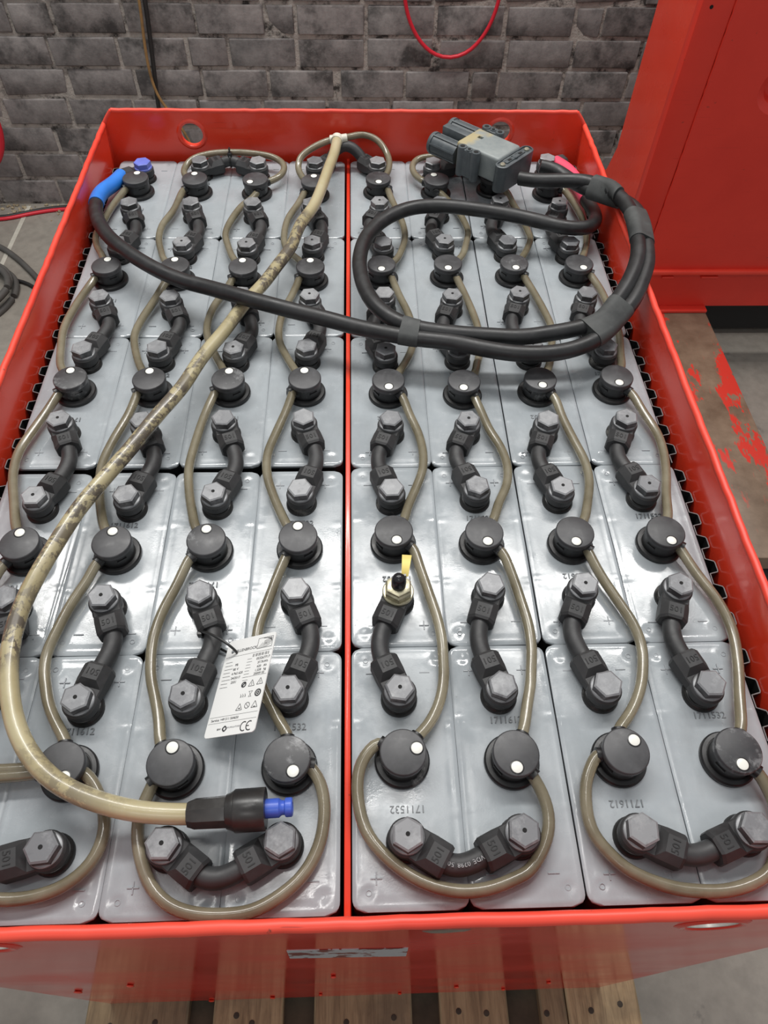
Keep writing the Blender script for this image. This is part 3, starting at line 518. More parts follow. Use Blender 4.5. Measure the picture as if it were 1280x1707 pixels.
# marks on the front: worn label, bare patch, runs of paint
for hx in (.2395, -.2285):
    bm = bmesh.new(); lathe(bm, [(.0164, 0), (.0150, .0002), (.0150, .0056), (.0164, .0058)], 36, Matrix.Translation((hx, -.0115, .037)) @ Matrix.Rotation(PI/2, 4, 'X'), False, False)
    tpart('hole_liner', bm, BARE, label='bare bright steel inside of the lifting hole')
def front_pt(x, z, d=.0004): return Vector((x, -.0168-(HB-.002-z)*(.0037/(HB-.002-ZB))-d, z))
def front_patch(pts, d=.0004, th=.0012):
    b = bmesh.new(); A = [b.verts.new(front_pt(x, z, d)) for x, z in pts]; B = [b.verts.new(front_pt(x, z, d-th)) for x, z in pts]
    b.faces.new(A); b.faces.new(B[::-1]); n = len(pts)
    for k in range(n): b.faces.new((A[k], B[k], B[(k+1) % n], A[(k+1) % n]))
    return b
tpart('maker_label', front_patch([(-.0435, -.040), (.0450, -.047), (.0460, -.110), (-.0462, -.098)]), STICK, label='worn silver label with its print rubbed off')
tpart('bare_patch', front_patch([(.0495, .050), (.0600, .054), (.0800, .052), (.0770, .044), (.0640, .038), (.0560, .040)]), RUST, label='bare rusty patch with no paint')
for x, z, w in ((-.37+.062, -.40, .004), (-.232, -.33, .0035), (-.12, -.66, .004), (-.05, -.62, .003), (.06, -.66, .003), (.13, -.55, .0035), (.205, -.64, .003), (-.21, -.685, .004), (-.02, -.30, .003), (.245, -.52, .003)):
    bm = bmesh.new(); M = Matrix.Translation(front_pt(x, z, .0012)) @ Matrix.Diagonal((w, .0016, w*2.6, 1))
    bmesh.ops.create_icosphere(bm, subdivisions=2, radius=1, matrix=M); tpart('paint_run', bm, RED)

# ------------------------------------------------------------------ black corrugated spacers
def corr(length, period, depth, h, th=.0011):
    """a zig-zag plastic strip along +y, backed by a flat sheet on the -x side"""
    top = []; n = int(length/period); y = 0
    y = (length-n*period)/2
    for k in range(n):
        y0 = y+k*period
        top += [(0, y0), (0, y0+period*.40), (depth*.92, y0+period*.47), (depth, y0+period*.52), (depth, y0+period*.84), (depth*.9, y0+period*.90)]
    top.append((0, y0+period))
    bm = bmesh.new()
    L = [Vector((x, yy, 0)) for x, yy in top]
    nrm = []
    for i in range(len(L)):
        t = (L[min(i+1, len(L)-1)]-L[max(i-1, 0)]).normalized(); nrm.append(Vector((t.y, -t.x, 0)))
    secs = []
    for p, q in zip(L, nrm):
        a, b = p+q*th/2, p-q*th/2
        secs.append([a, b, b+Vector((0, 0, -h)), a+Vector((0, 0, -h))])
    loft(bm, secs)
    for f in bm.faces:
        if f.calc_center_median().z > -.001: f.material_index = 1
    return bm
def sheet(length, h):
    bm = bmesh.new(); box(bm, -.0024, -.0014, .004, length-.004, -h, -.002)
    k = .012
    while k < length-.02:
        box(bm, -.0042, -.0030, k, k+.013, -h, -.0005); k += .0275
    return bm
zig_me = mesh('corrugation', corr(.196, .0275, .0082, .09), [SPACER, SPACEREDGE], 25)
sht_me = mesh('backing_sheet', sheet(.196, .09), SPACERIN, 25)
RN = ['front row', 'second row from front', 'middle row', 'second row from back', 'back row']
for r in range(5):
    for s in (-1, 1):
        o = empty('corrugated_spacer', (s*.3405, .003+r*.2012, -.004), 0)
        z = obj('corrugation', zig_me, o); q = obj('backing_sheet', sht_me, o)
        if s < 0: o.rotation_euler = (0, 0, PI); o.location = (s*.3405, .003+r*.2012+.196, -.004)
        tag(o, f'black corrugated plastic spacer strip between {"left" if s < 0 else "right"} red wall and {RN[r]}', 'spacer', 'spacers along the tray walls')
for k in range(8):
    x0 = (-.006-.083*(4-k) if k < 4 else .006+.083*(k-4))+.003
    o = empty('corrugated_spacer', (x0+.076, 1.0045, -.005), PI/2)
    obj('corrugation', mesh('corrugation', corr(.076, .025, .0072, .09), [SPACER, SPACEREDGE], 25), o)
    tag(o, f'short black corrugated strip behind back row, {["first","second","third","fourth","fifth","sixth","seventh","eighth"][k]} from left wall', 'spacer', 'spacers along the tray walls')

# ------------------------------------------------------------------ battery cells
PIT = .2012
def colx(c): return (-.2972, -.2134, -.1295, -.0457, .0461, .1289, .2129, .2962)[c]
def celly(c, r):
    if c < 4: return (-.001+r*.2 if r < 2 else .4055+(r-2)*.2  , .1995)
    return (.0004+r*PIT, .2006)
def lid_mesh(seed, L, W):
    rnd = random.Random(seed); hx, hy, cr = W/2, L/2, .0085
    nx, ny = 34, 74
    waves = [(rnd.uniform(20, 70), rnd.uniform(20, 60), rnd.uniform(0, 6), rnd.uniform(.00008, .00020)) for _ in range(6)]
    dim = [(sx*(hx-.0115), sy*(hy-.012)) for sx in (-1, 1) for sy in (-1, 1)]
    ridg = [(sx*(hx-.004), sy) for sx in (-1, 1) for sy in (.034, -.036)]
    bm = bmesh.new(); G = []
    for j in range(ny+1):
        v = -1+2*j/ny; v = math.copysign(abs(v)**.84, v); y = v*hy; row = []
        w = hx
        if abs(y) > hy-cr: d = abs(y)-(hy-cr); w = hx-(cr-math.sqrt(max(0, cr*cr-d*d)))
        for i in range(nx+1):
            u = -1+2*i/nx; u = math.copysign(abs(u)**.80, u); x = u*w
            ed = min(hx-abs(x)-(hx-w), hy-abs(y))
            z = -.0010*max(0, 1-ed/.0016)**2 - .0003*max(0, 1-abs(ed-.006)/.003)
            for a, b, ph, am in waves: z += am*math.sin(a*x+b*y+ph)
            for dx, dy in dim:
                d = math.hypot(x-dx, y-dy)
                if d < .012: z += -.0007*math.exp(-(d/.0042)**2)+.00035*math.exp(-((d-.0062)/.002)**2)
            for dx, dy in ridg:
                z += .00045*math.exp(-((x-dx)/.005)**2-((y-dy)/.0014)**2)
            row.append(bm.verts.new((x, y, z)))
        G.append(row)
    for j in range(ny):
        for i in range(nx): bm.faces.new((G[j][i], G[j][i+1], G[j+1][i+1], G[j+1][i]))
    rim = G[0][:]+[G[j][nx] for j in range(1, ny+1)]+G[ny][-2::-1]+[G[j][0] for j in range(ny-1, 0, -1)]
    lip = [bm.verts.new((v.co.x, v.co.y, -.0035)) for v in rim]
    low = [bm.verts.new((v.co.x*.998, v.co.y*.999, -.16)) for v in rim]
    n = len(rim)
    for k in range(n): bm.faces.new((rim[k], rim[(k+1) % n], lip[(k+1) % n], lip[k]))
    for k in range(n): bm.faces.new((lip[k], lip[(k+1) % n], low[(k+1) % n], low[k])).material_index = 1
    return mesh('lid', bm, [LID, JAR], 50)
LIDL = [lid_mesh(s, .1995, .0836) for s in (1, 2, 3)]; LIDR = [lid_mesh(s, .2006, .0826) for s in (4, 5, 6)]
bm = bmesh.new(); lathe(bm, [(.0150, 0), (.0150, .0026), (.0138, .0042), (.0132, .0048), (.0132, .0066), (.0122, .0070), (.0122, .0082), (.0130, .0086), (.0130, .0110)], 32)
SEAL_ME = mesh('terminal_seal', bm, SEAL)
bm = bmesh.new(); s, t = .0042, .00045
box(bm, -s, s, -t, t, -.001, .0005); box(bm, -t, t, -s, s, -.001, .0005); PLUS_ME = mesh('plus_mark', bm, LIDMARK)
bm = bmesh.new(); box(bm, -s, s, -t, t, -.001, .0005); MINUS_ME = mesh('minus_mark', bm, LIDMARK)
bm = bmesh.new(); lathe(bm, [(.0022, 0), (.0022, .0004), (.0017, .0004), (.0017, 0)], 20, None, False, False); EJ_ME = mesh('ejector_ring', bm, LIDMARK)
COLN = ['against left red wall', 'third column left of divider', 'second column left of divider', 'first column left of divider', 'first column right of divider', 'second column right of divider', 'third column right of divider', 'against right red wall']
for r in range(5):
    for c in range(8):
        y0, L = celly(c, r); cx, cy = colx(c), y0+L/2
        o = empty('battery_cell', (cx, cy, 0))
        tag(o, f'light grey plastic battery cell in {RN[r]}, {COLN[c]}', 'battery cell', 'battery cells in the tray')
        lid = obj('lid', (LIDL if c < 4 else LIDR)[(r*3+c*2) % 3], o)
        if (r+c) % 2: lid.rotation_euler = (0, 0, PI)
        for sd in 'fb':
            bx, by = BOLT[(c, r, sd)]
            obj('terminal_seal', SEAL_ME, o, (bx-cx, by-cy, -.0003))
            plus = (c % 2 == 0) == (sd == 'f')
            for sx in (-1, 1):
                obj('plus_mark' if plus else 'minus_mark', PLUS_ME if plus else MINUS_ME, o, (bx-cx+sx*.0225, by-cy+(-.0235 if sd == 'f' else .0235), .0002))
        for sx in (-1, 1):
            for sy in (-1, 1): obj('ejector_ring', EJ_ME, o, (sx*.0296, sy*(L/2-.012), -.0007))
        num = '1711612' if (c, r) in ((1, 0), (5, 0), (6, 0), (1, 1), (6, 1), (0, 1), (2, 2)) else '1711532'
        up = c % 2 == 1
        obj('stamped_number', text_mesh(num, .0078, STAMP, .0007), o, (.0005, (.034 if up else -.0325), .0002), 0 if up else PI)

# ------------------------------------------------------------------ filler caps
bm = bmesh.new(); lathe(bm, [(.0216, 0), (.0216, .0030), (.0204, .0044), (.0176, .0048), (.0176, .0040)], 40); FL_ME = mesh('flange', bm, CAPSIDE)
bm = bmesh.new(); lathe(bm, [(.0166, .003), (.0166, .0185), (.0172, .0190)], 40); BA = bm
box(bm, .0150, .0173, -.0045, .0045, .0120, .0140); BA_ME = mesh('barrel', bm, CAPSIDE)
bm = bmesh.new(); lathe(bm, [(.0168, .0178), (.0177, .0184), (.0178, .0228), (.0172, .0237), (.0166, .0239)], 48); LI_ME = mesh('lid', bm, CAPTOP)
bm = bmesh.new(); lathe(bm, [(.0046, .0236), (.0046, .0242), (.0036, .0246), (.0018, .0248)], 24); DO_ME = mesh('indicator_dot', bm, DOT)
bm = bmesh.new(); lathe(bm, [(.0054, 0), (.0054, .0004), (.0050, .0006)], 24); DR_ME = mesh('indicator_ring', bm, CAPSIDE)
capobj = {}
for (c, r), (x, y, dx, dy) in CAP.items():
    o = empty('filler_cap', (x, y, 0)); capobj[(c, r)] = o
    tag(o, f'round black filler cap in {RN[r]}, {COLN[c]}', 'cap', 'filler caps of the cells')
    obj('flange', FL_ME, o); b = obj('barrel', BA_ME, o); b.rotation_euler = (0, 0, R(-55 if c < 4 else 215))
    l = obj('lid', LI_ME, o); l.rotation_euler = (0, 0, random.uniform(0, 6))
    obj('indicator_ring', DR_ME, o, (dx, dy, .0237)); obj('indicator_dot', DO_ME, o, (dx, dy, 0))
def nozzle(c, r, p):
    o = capobj[(c, r)]; a = Vector((o.location.x, o.location.y, .0130)); d = Vector(p)-a; d.z = 0
    q = d.normalized()*.0145; n = d.normalized()*.0208
    bm = bmesh.new(); sweep(bm, [q+Vector((0, 0, .013)), q+(n-q)*.6+Vector((0, 0, .013)), n+Vector((0, 0, .013))], .0056, 14)
    part('nozzle', bm, CAPSIDE, o)
    return a+d.normalized()*.0155

# ------------------------------------------------------------------ water hoses between the caps
def hose(pts, label, ends, rad=.0047):
    P = [Vector(p) for p in pts]
    if ends[0]: e = nozzle(*ends[0], P[0]); P = [e]+([P[0]] if (P[0]-e).length > .004 else [])+P[1:]
    if ends[1]: e = nozzle(*ends[1], P[-1]); P = P[:-1]+([P[-1]] if (P[-1]-e).length > .004 else [])+[e]
    bm = bmesh.new(); sweep(bm, spline(P, .005), rad, 14)
    return tag(part('water_hose', bm, HOSE_M), label, 'hose', 'thin water hoses between caps')
JN = ['front and second rows', 'second and middle rows', 'middle and fourth rows', 'fourth and back rows']
for (c, r), pts in HOSE.items():
    hose(pts, f'thin tan water hose between caps of {JN[r-1]}, {COLN[c]}', ((c, r), (c, r-1)))
for (a, b), pts in UHOSE.items():
    hose(pts, f'thin tan hose bent along front rim, {COLN[a]} to {["","next column","","divider column"][a] if a < 3 else ("next column" if a == 4 else "right red wall")}', ((a, 0), (b, 0)))
hose(BHOSE[(1, 2)], 'thin tan hose looping behind a bent link at the back wall, left half', ((1, 4), (2, 4)))
hose(BHOSE[(5, 6)], 'thin tan hose passing under the grey plug at the back', ((5, 4), (6, 4)))
hose(BHOSE[(3, 'T')], 'thin tan hose arching from white tee down to cap left of divider', ((3, 4), None))
hose(BHOSE[(4, 'T')][::-1], 'thin tan hose arching from white tee down to cap right of divider', ((4, 4), None))

# ------------------------------------------------------------------ bolted cable links
bm = bmesh.new()
for k in range(1):
    pr = [(.0120, .0200), (.0120, .0268), (.0104, .0277)]
    lathe(bm, pr, 6)
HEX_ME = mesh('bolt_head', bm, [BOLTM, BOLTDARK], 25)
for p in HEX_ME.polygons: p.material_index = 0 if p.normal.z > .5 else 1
bm = bmesh.new(); lathe(bm, [(.0124, .0176), (.0124, .0196), (.0114, .0203)], 32); WASH_ME = mesh('washer', bm, WASHER)
bm = bmesh.new(); lathe(bm, [(.0016, .0274), (.0016, .0280), (.0007, .0280)], 14); DIMP_ME = mesh('centre_hole', bm, DARKHOLE)
def lug_mesh():
    bm = bmesh.new(); lathe(bm, [(.0128, .0085), (.0138, .0095), (.0138, .0165), (.0128, .0176)], 32)
    def sec(u, w, z0, z1, ch):
        return [Vector((u, -w, z0+ch*.6)), Vector((u, -w+ch*.6, z0)), Vector((u, w-ch*.6, z0)), Vector((u, w, z0+ch*.6)), Vector((u, w, z1-ch)), Vector((u, w-ch, z1)), Vector((u, -w+ch, z1)), Vector((u, -w, z1-ch))]
    loft(bm, [sec(.002, .0115, .0085, .0176, .0008), sec(.0130, .0118, .0060, .0172, .0010), sec(.0182, .0120, .0025, .0226, .0055), sec(.0306, .0120, .0022, .0226, .0057), sec(.0328, .0110, .0032, .0214, .0055)])
    return mesh('lug', bm, LUG, 22)
LUG_ME = lug_mesh()
SIZE_ME = text_mesh('501', .0078, SIZE, .00025)
def link(A, B, label, da, db, bulge=0., tie=False, sensor=False, group='bolted cable links', zmid=.0115, bend=None):
    pa, pb = Vector((*A, 0)), Vector((*B, 0)); mid = (pa+pb)/2
    o = tag(empty('cable_link', mid), label, 'cable link', group)
    ends = []
    for P, d, end in ((pa, da, 0), (pb, db, 1)):
        an = math.atan2(d[1], d[0])+random.uniform(-.06, .06); dv = Vector((math.cos(an), math.sin(an), 0))
        lu = obj('lug', LUG_ME, o, P-mid, an)
        t = obj('size_mark', SIZE_ME, lu, (.0247, 0, .0228), -PI/2 if abs(d[1]) < 0 else PI/2)
        if not (sensor and end == 0): bolt(o, P-mid)
        ends.append((P-mid+dv*.027+Vector((0, 0, .0120)), dv))
    (e0, d0), (e1, d1) = ends
    L = (e1-e0).length; k = L*.42
    pts = []
    for i in range(15):
        t = i/14; a, b, c_, d_ = e0, e0+d0*k, e1+d1*k, e1
        p = a*(1-t)**3+b*3*t*(1-t)**2+c_*3*t*t*(1-t)+d_*t**3
        p.z += (zmid-.012)*math.sin(PI*t); pts.append(p)
    bm = bmesh.new(); sweep(bm, pts, .0077, 18); cb = part('cable', bm, LINKCABLE, o)
    return o, cb, mid, pts
rbolt = random.Random(5)
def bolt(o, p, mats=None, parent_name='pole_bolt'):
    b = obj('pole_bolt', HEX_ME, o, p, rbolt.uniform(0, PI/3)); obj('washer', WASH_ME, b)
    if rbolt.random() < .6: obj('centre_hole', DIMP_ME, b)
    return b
for r in range(4, 0, -1):
    for c in range(8):
        A, B = BOLT[(c, r, 'f')], BOLT[(c, r-1, 'b')]; s = 1 if c < 4 else -1
        lab = f'black bolted cable link between {JN[r-1]}, {COLN[c]}'
        sens = (c, r) == (4, 1)
        if sens: lab = 'black cable link with silver sensor nut and yellow tape flag, right of divider'
        res = link(A, B, lab, (s*.40, -1), (s*.36, 1), sensor=sens)
        if sens: sensor_link = res
link(BOLT[(2, 0, 'f')], BOLT[(3, 0, 'f')], 'black bent cable link under the blue-tipped coupling, front row', (.031, -.021), (-.031, -.017))
o5, cb5, mid5, pts5 = link(BOLT[(4, 0, 'f')], BOLT[(5, 0, 'f')], 'black bent cable link with white lettering, front row right of divider', (.030, -.021), (-.030, -.015))
link(BOLT[(6, 0, 'f')], BOLT[(7, 0, 'f')], 'black bent cable link at the right end of the front row', (.034, -.014), (-.034, -.013))
link(BOLT[(0, 0, 'f')], BOLT[(1, 0, 'f')], 'black bent cable link at the left end of the front row', (.034, -.010), (-.034, -.008))
ob, cbb, midb, ptsb = link(BOLT[(1, 4, 'b')], BOLT[(2, 4, 'b')], 'black bent cable link with zip tie at the back wall, left half', (.030, .017), (-.030, .017), zmid=.016)
link(BOLT[(3, 4, 'b')], BOLT[(4, 4, 'b')], 'black arched cable link crossing the divider at the back wall', (.022, .025), (-.022, .025), zmid=.030)
link(BOLT[(5, 4, 'b')], BOLT[(6, 4, 'b')], 'black cable link lying under the grey plug', (.030, .012), (-.030, .012))
# zip tie on the back link
p = ptsb[7]; bm = bmesh.new()
sweep(bm, [p+Vector((0, .0083*math.cos(a), .0083*math.sin(a))) for a in [2*PI*k/20 for k in range(20)]], .0013, 8)
box(bm, p.x-.003, p.x+.003, p.y-.003, p.y+.003, p.z+.0075, p.z+.0125, .0006)
box(bm, p.x-.001, p.x+.001, p.y-.001, p.y+.004, p.z+.011, p.z+.018)
part('zip_tie', bm, TIE, ob)
# printed letters on the front link cable, following its bend
for ch, t in zip('VDE 0298 50', [.84, .76, .68, .60, .56, .49, .42, .35, .28, .22, .15]):
    if ch == ' ': continue
    f = t*14; i = int(f); p = pts5[i].lerp(pts5[min(i+1, 14)], f-i); d = (pts5[min(i+1, 14)]-pts5[i]).normalized()
    q = obj('printed_letter', text_mesh(ch, .0046, INKLIGHT, .0002), cb5, p+Vector((0, -.0012, .00765)), math.atan2(-d.y, -d.x))
    q.rotation_euler = (R(9), 0, math.atan2(-d.y, -d.x))
# sensor nut, cap and yellow flag on one link
so, scb, smid, spts = sensor_link
A = Vector((*BOLT[(4, 1, 'f')], 0))-smid
bm = bmesh.new(); lathe(bm, [(.0138, .0176), (.0138, .0195), (.0130, .0203)], 32, Matrix.Translation(A)); wz = part('washer', bm, CRUST, so)
bm = bmesh.new(); lathe(bm, [(.0128, .0205), (.0128, .0262), (.0112, .0275), (.0112, .0300), (.0095, .0306)], 6, Matrix.Translation(A) @ Matrix.Rotation(.5, 4, 'Z')); nut = part('sensor_nut', bm, CRUST, so, 25, label='silver hex nut with white corrosion')
bm = bmesh.new(); lathe(bm, [(.0064, .030), (.0064, .0390), (.0061, .0396)]+[(.0060*math.cos(a), .0396+.0060*math.sin(a)) for a in (.3, .6, .9, 1.2, 1.45)], 28, Matrix.Translation(A)); part('sensor_cap', bm, GLOSSBLK, so, 60, label='glossy black domed cap')
bm = bmesh.new(); fp = A+Vector((.0060, .0105, .028))
L0 = []
for k in range(9):
    t = k/8; cen = fp+Vector((.0022*t, .0165*t, .0095*t))+Vector((0, 0, .0012*math.sin(5*t))); w = .0030+.0012*t
    L0.append([cen+Vector((-w, 0, .0)), cen+Vector((w, -.001, .0004)), cen+Vector((w, -.0010, .0009)), cen+Vector((-w, 0, .0005))])
loft(bm, L0); fl = part('tape_flag', bm, YELLOW, so, label='yellow tape flag')
bm = bmesh.new(); sweep(bm, [A+Vector((.005, .004, .024)), fp+Vector((0, 0, -.001)), fp+Vector((0, 0, .002))], .0012, 8); part('sensor_lead', bm, GLOSSBLK, so)

# ------------------------------------------------------------------ id tag with zip tie, hanging on a link
TL, TR_, BR_, BL_ = [Vector(TAG[k]) for k in ('TL', 'TR', 'BR', 'BL')]
ux = ((TR_-TL)+(BR_-BL_)).normalized(); uy = ((TL-BL_)+(TR_-BR_)); uy = (uy-ux*uy.dot(ux)).normalized(); uz = ux.cross(uy)
cen = (TL+TR_+BR_+BL_)/4
tagM = Matrix((ux, uy, uz)).transposed().to_4x4(); tagM.translation = cen
tg = empty('id_tag'); tg.matrix_world = tagM
tag(tg, 'white plastic data tag with print, zip tied to a black cable link', 'tag')
HW, HH = .0254, .0425
bm = bmesh.new(); cr = .003; pts = []
for sx, sy, a0 in ((1, 1, 0), (-1, 1, 90), (-1, -1, 180), (1, -1, 270)):
    for k in range(6):
        a = R(a0+18*k); pts.append((sx*(HW-cr)+cr*math.cos(a), sy*(HH-cr)+cr*math.sin(a)))
A_ = [bm.verts.new((x, y, 0)) for x, y in pts]; B_ = [bm.verts.new((x, y, -.0008)) for x, y in pts]
bm.faces.new(A_); bm.faces.new(B_[::-1])
for k in range(len(pts)): bm.faces.new((A_[k], B_[k], B_[(k+1) % len(pts)], A_[(k+1) % len(pts)]))
hc = bmesh.new(); lathe(hc, [(.0019, -.003), (.0019, .003)], 16, Matrix.Translation((-.0185, .0318, 0)))
card = part('card', cut(bm, [hc]), CARD, tg, smooth=False)
def tline(x0, y0, x1, y1, t=.00012, bm=None):
    d = Vector((x1-x0, y1-y0, 0)); n = Vector((-d.y, d.x, 0)).normalized()*t; q = Vector((0, 0, .00012))
    a, b = Vector((x0, y0, 0))+q, Vector((x1, y1, 0))+q
    bm.faces.new([bm.verts.new(v) for v in (a-n, b-n, b+n, a+n)])
def ring(cx, cy, r, t, bm, n=22):
    for k in range(n):
        a, b = 2*PI*k/n, 2*PI*(k+1)/n
        tline(cx+r*math.cos(a), cy+r*math.sin(a), cx+r*math.cos(b), cy+r*math.sin(b), t, bm)
def tri(cx, cy, s, bm):
    P = [(cx, cy+s*.62), (cx-s*.6, cy-s*.45), (cx+s*.6, cy-s*.45)]
    for a, b in zip(P, P[1:]+P[:1]): tline(*a, *b, .00022, bm)
bm = bmesh.new()
tline(-HW+.001, .0265, HW-.001, .0265, .0001, bm)
tline(-.0005, -.0015+.0065, HW-.001, .005, .0001, bm)
tline(-HW+.001, -.0262, HW-.001, -.0262, .0001, bm); tline(-HW+.001, -.0312, HW-.001, -.0312, .0001, bm)
for a in ((.008, .0388, .0232, .0388), (.008, .0295, .0232, .0295), (.008, .0295, .008, .0388), (.0232, .0295, .0232, .0388)): tline(*a, .00018, bm)
for k in range(6): tline(.009+.0016*k, .0298, .0135+.0018*k, .0345-.0004*k, .00012, bm)
for k in range(5): tline(.013+.002*k, .0384, .0225, .0384-.0009*k-.0012, .00014, bm)
for k in range(4): tline(.0145, .0325+.0010*k, .0226, .0338+.0012*k, .00016, bm)
for k in range(26):
    if k % 5 != 3: tline(.0058+.00065*k, .0225, .0058+.00065*k, .0252, .00012 if k % 3 else .00022, bm)
tri(.0115, -.0015, .0050, bm); tri(.0198, -.0010, .0050, bm); tri(.0043, -.0207, .0050, bm); tri(.0196, -.0203, .0050, bm)
ring(.0120, -.0200, .0024, .00024, bm); tline(.0103, -.0183, .0137, -.0217, .0002, bm)
ring(.0201, -.0105, .0026, .0006, bm); ring(.0201, -.0105, .0010, .0005, bm)
ring(.0033, -.0015, .0020, .0006, bm); tline(.0015, -.003, .005, .0006, .0006, bm)
for a in ((.0105, -.0083, .0145, -.0083), (.0108, -.0083, .0138, -.0128), (.0142, -.0083, .0112, -.0128), (.0110, -.0128, .0140, -.0128)): tline(*a, .00014, bm)
for k in range(3): tline(.0025+.0022*k, -.0095, .0036+.0022*k, -.0125, .00018, bm); tline(.0025+.0022*k, -.0125, .0040+.0020*k, -.0108, .00014, bm)
tline(.0115, -.0005, .0115, -.0030, .00022, bm); tline(.0198, 0, .0198, -.0025, .00022, bm); tline(.0035, -.0215, .0055, -.0215, .0004, bm); tline(.0185, -.0218, .0207, -.0218, .0003, bm)
for k in range(2):          # CE mark arcs
    cx = .0135+k*.0056
    for j in range(10):
        a, b = R(60+24*j), R(60+24*(j+1)); tline(cx+.0031*math.cos(a), -.0370+.0036*math.sin(a), cx+.0031*math.cos(b), -.0370+.0036*math.sin(b), .00045, bm)
tline(.0162, -.0370, .0188, -.0370, .0004, bm)
P = [(-.0058, -.0345), (-.0036, -.0367), (-.0058, -.0389), (-.0080, -.0367)]
for a, b in zip(P, P[1:]+P[:1]): tline(*a, *b, .0006, bm)
for k in range(8):         # small pale caption lines
    tline(-.0225, .0215-.0032*k, -.0155+.001*(k % 3), .0215-.0032*k, .00016, bm); tline(.0005, .0212-.0027*k, .0052+.0008*(k % 2), .0212-.0027*k, .00014, bm)
part('printed_lines', bm, INK, tg, smooth=False)
for s_, x, y, sz, mt in (('WILLENBROCK', -.0045, .0312, .0036, INK), ('053267717', .0172, .0200, .0031, INK), ('37.7kWh', .0178, .0163, .0029, INK), ('620   Ah', .0178, .0128, .0029, INK), ('1.558   kg', .0172, .0095, .0029, INK), ('20009 02', .0165, .0065, .0029, INK),
                         ('PB', -.0100, .0180, .0030, INK), ('80 V', -.0098, .0140, .0030, INK), ('4 PzS 620', -.0072, .0101, .0030, INK), ('24/2017', -.0078, .0061, .0030, INK), ('2551', -.0086, .0024, .0030, INK),
                         ('Service: +49 511 564650', -.0080, -.0288, .0028, INK), ('IBW', -.0115, -.0367, .0022, INK), ('AKKUMULATOREN', .0030, -.0362, .0018, INKLIGHT)):
    obj('printed_text', text_mesh(s_, sz, mt, .00004), tg, (x, y, .00016))
# zip tie from the link cable through the hole of the card
hp = tagM @ Vector((-.0185, .0318, 0)); lk = Vector((-.1105, .2035, .012))
ti = []
for k in range(30):
    a = 2*PI*k/30; ti.append(lk+Vector((.0 + .0115*math.cos(a)*.95, .0022*math.sin(a)-.001*math.cos(a), .0118*math.sin(a))))
bm = bmesh.new(); loop = []
cx = (lk+hp)/2; half = (hp-lk).length/2+.0108; dirv = (hp-lk).normalized()
nv = Vector((0, 0, 1)); nv = (nv-dirv*nv.dot(dirv)).normalized()
for k in range(36):
    a = 2*PI*k/36*.98; loop.append(cx+dirv*(half*.92*math.cos(a)-.004)+nv*(.0112*math.sin(a)+.002))
sweep(bm, loop, .0011, 8)
h = loop[18]; box(bm, h.x-.0035, h.x+.0010, h.y-.0028, h.y+.0028, h.z-.003, h.z+.0035, .0006)
bmesh.ops.transform(bm, matrix=tagM.inverted(), verts=bm.verts[:])
part('zip_tie', bm, TIE, tg, label='black nylon zip tie')

# ------------------------------------------------------------------ main filling hose with coupling
base = Vector(MAINHOSE[0])
mh = tag(empty('filling_hose', (0, 0, 0)), 'thick tan filling hose running diagonally across the cells to a blue-tipped coupling', 'hose')
bm = bmesh.new(); sweep(bm, spline(MAINHOSE, .007), .0074, 18); part('hose', bm, MAINH, mh)
d = (Vector(COUPLING[1])-Vector(COUPLING[0])); Lc = d.length; d.normalize()
cM = Matrix.Translation(Vector(COUPLING[0])) @ d.to_track_quat('Z', 'Y').to_matrix().to_4x4()
e = Lc/170.0                # metres per traced unit along the coupling
bm = bmesh.new(); lathe(bm, [(.0088, -.002), (.0098, .001), (.0106, .003), (.0112, 58*e), (.0112, 60*e)], 8, cM); g = part('cable_gland', bm, GLAND, mh, 30)
bm = bmesh.new(); lathe(bm, [(.0108, 59*e), (.0118, 60*e), (.0126, 66*e), (.0138, 72*e), (.0138, 74*e)], 30, cM); part('gland_collar', bm, GLAND, mh)
bm = bmesh.new(); lathe(bm, [(.0144, 73*e), (.0148, 75*e), (.0148, 124*e), (.0145, 125*e), (.0100, 125*e)], 36, cM); part('coupling_sleeve', bm, GLAND, mh)
bm = bmesh.new(); lathe(bm, [(.0066, 120*e), (.0066, 147*e), (.0058, 149*e), (.0050, 152*e), (.0050, 156*e), (.0064, 158*e), (.0066, 160*e), (.0066, 168*e), (.0058, 170*e), (.0040, 170*e), (.0040, 160*e)], 32, cM); part('coupling_tip', bm, BLUETIP, mh, label='blue grooved plug tip')
t0 = Vector(MAINHOSE[0]); bm = bmesh.new()
sweep(bm, [t0+Vector((.0005, .004, .0005)), t0, t0+Vector((-.001, -.005, -.0002))], .0086, 16)
sweep(bm, [t0+Vector((.004, .002, 0)), t0+Vector((.014, .004, .0005))], .0062, 14)
sweep(bm, [t0+Vector((-.004, .002, 0)), t0+Vector((-.010, .0025, -.001))], .0060, 14)
part('tee_piece', bm, WHITECLAMP, mh, label='white plastic tee')

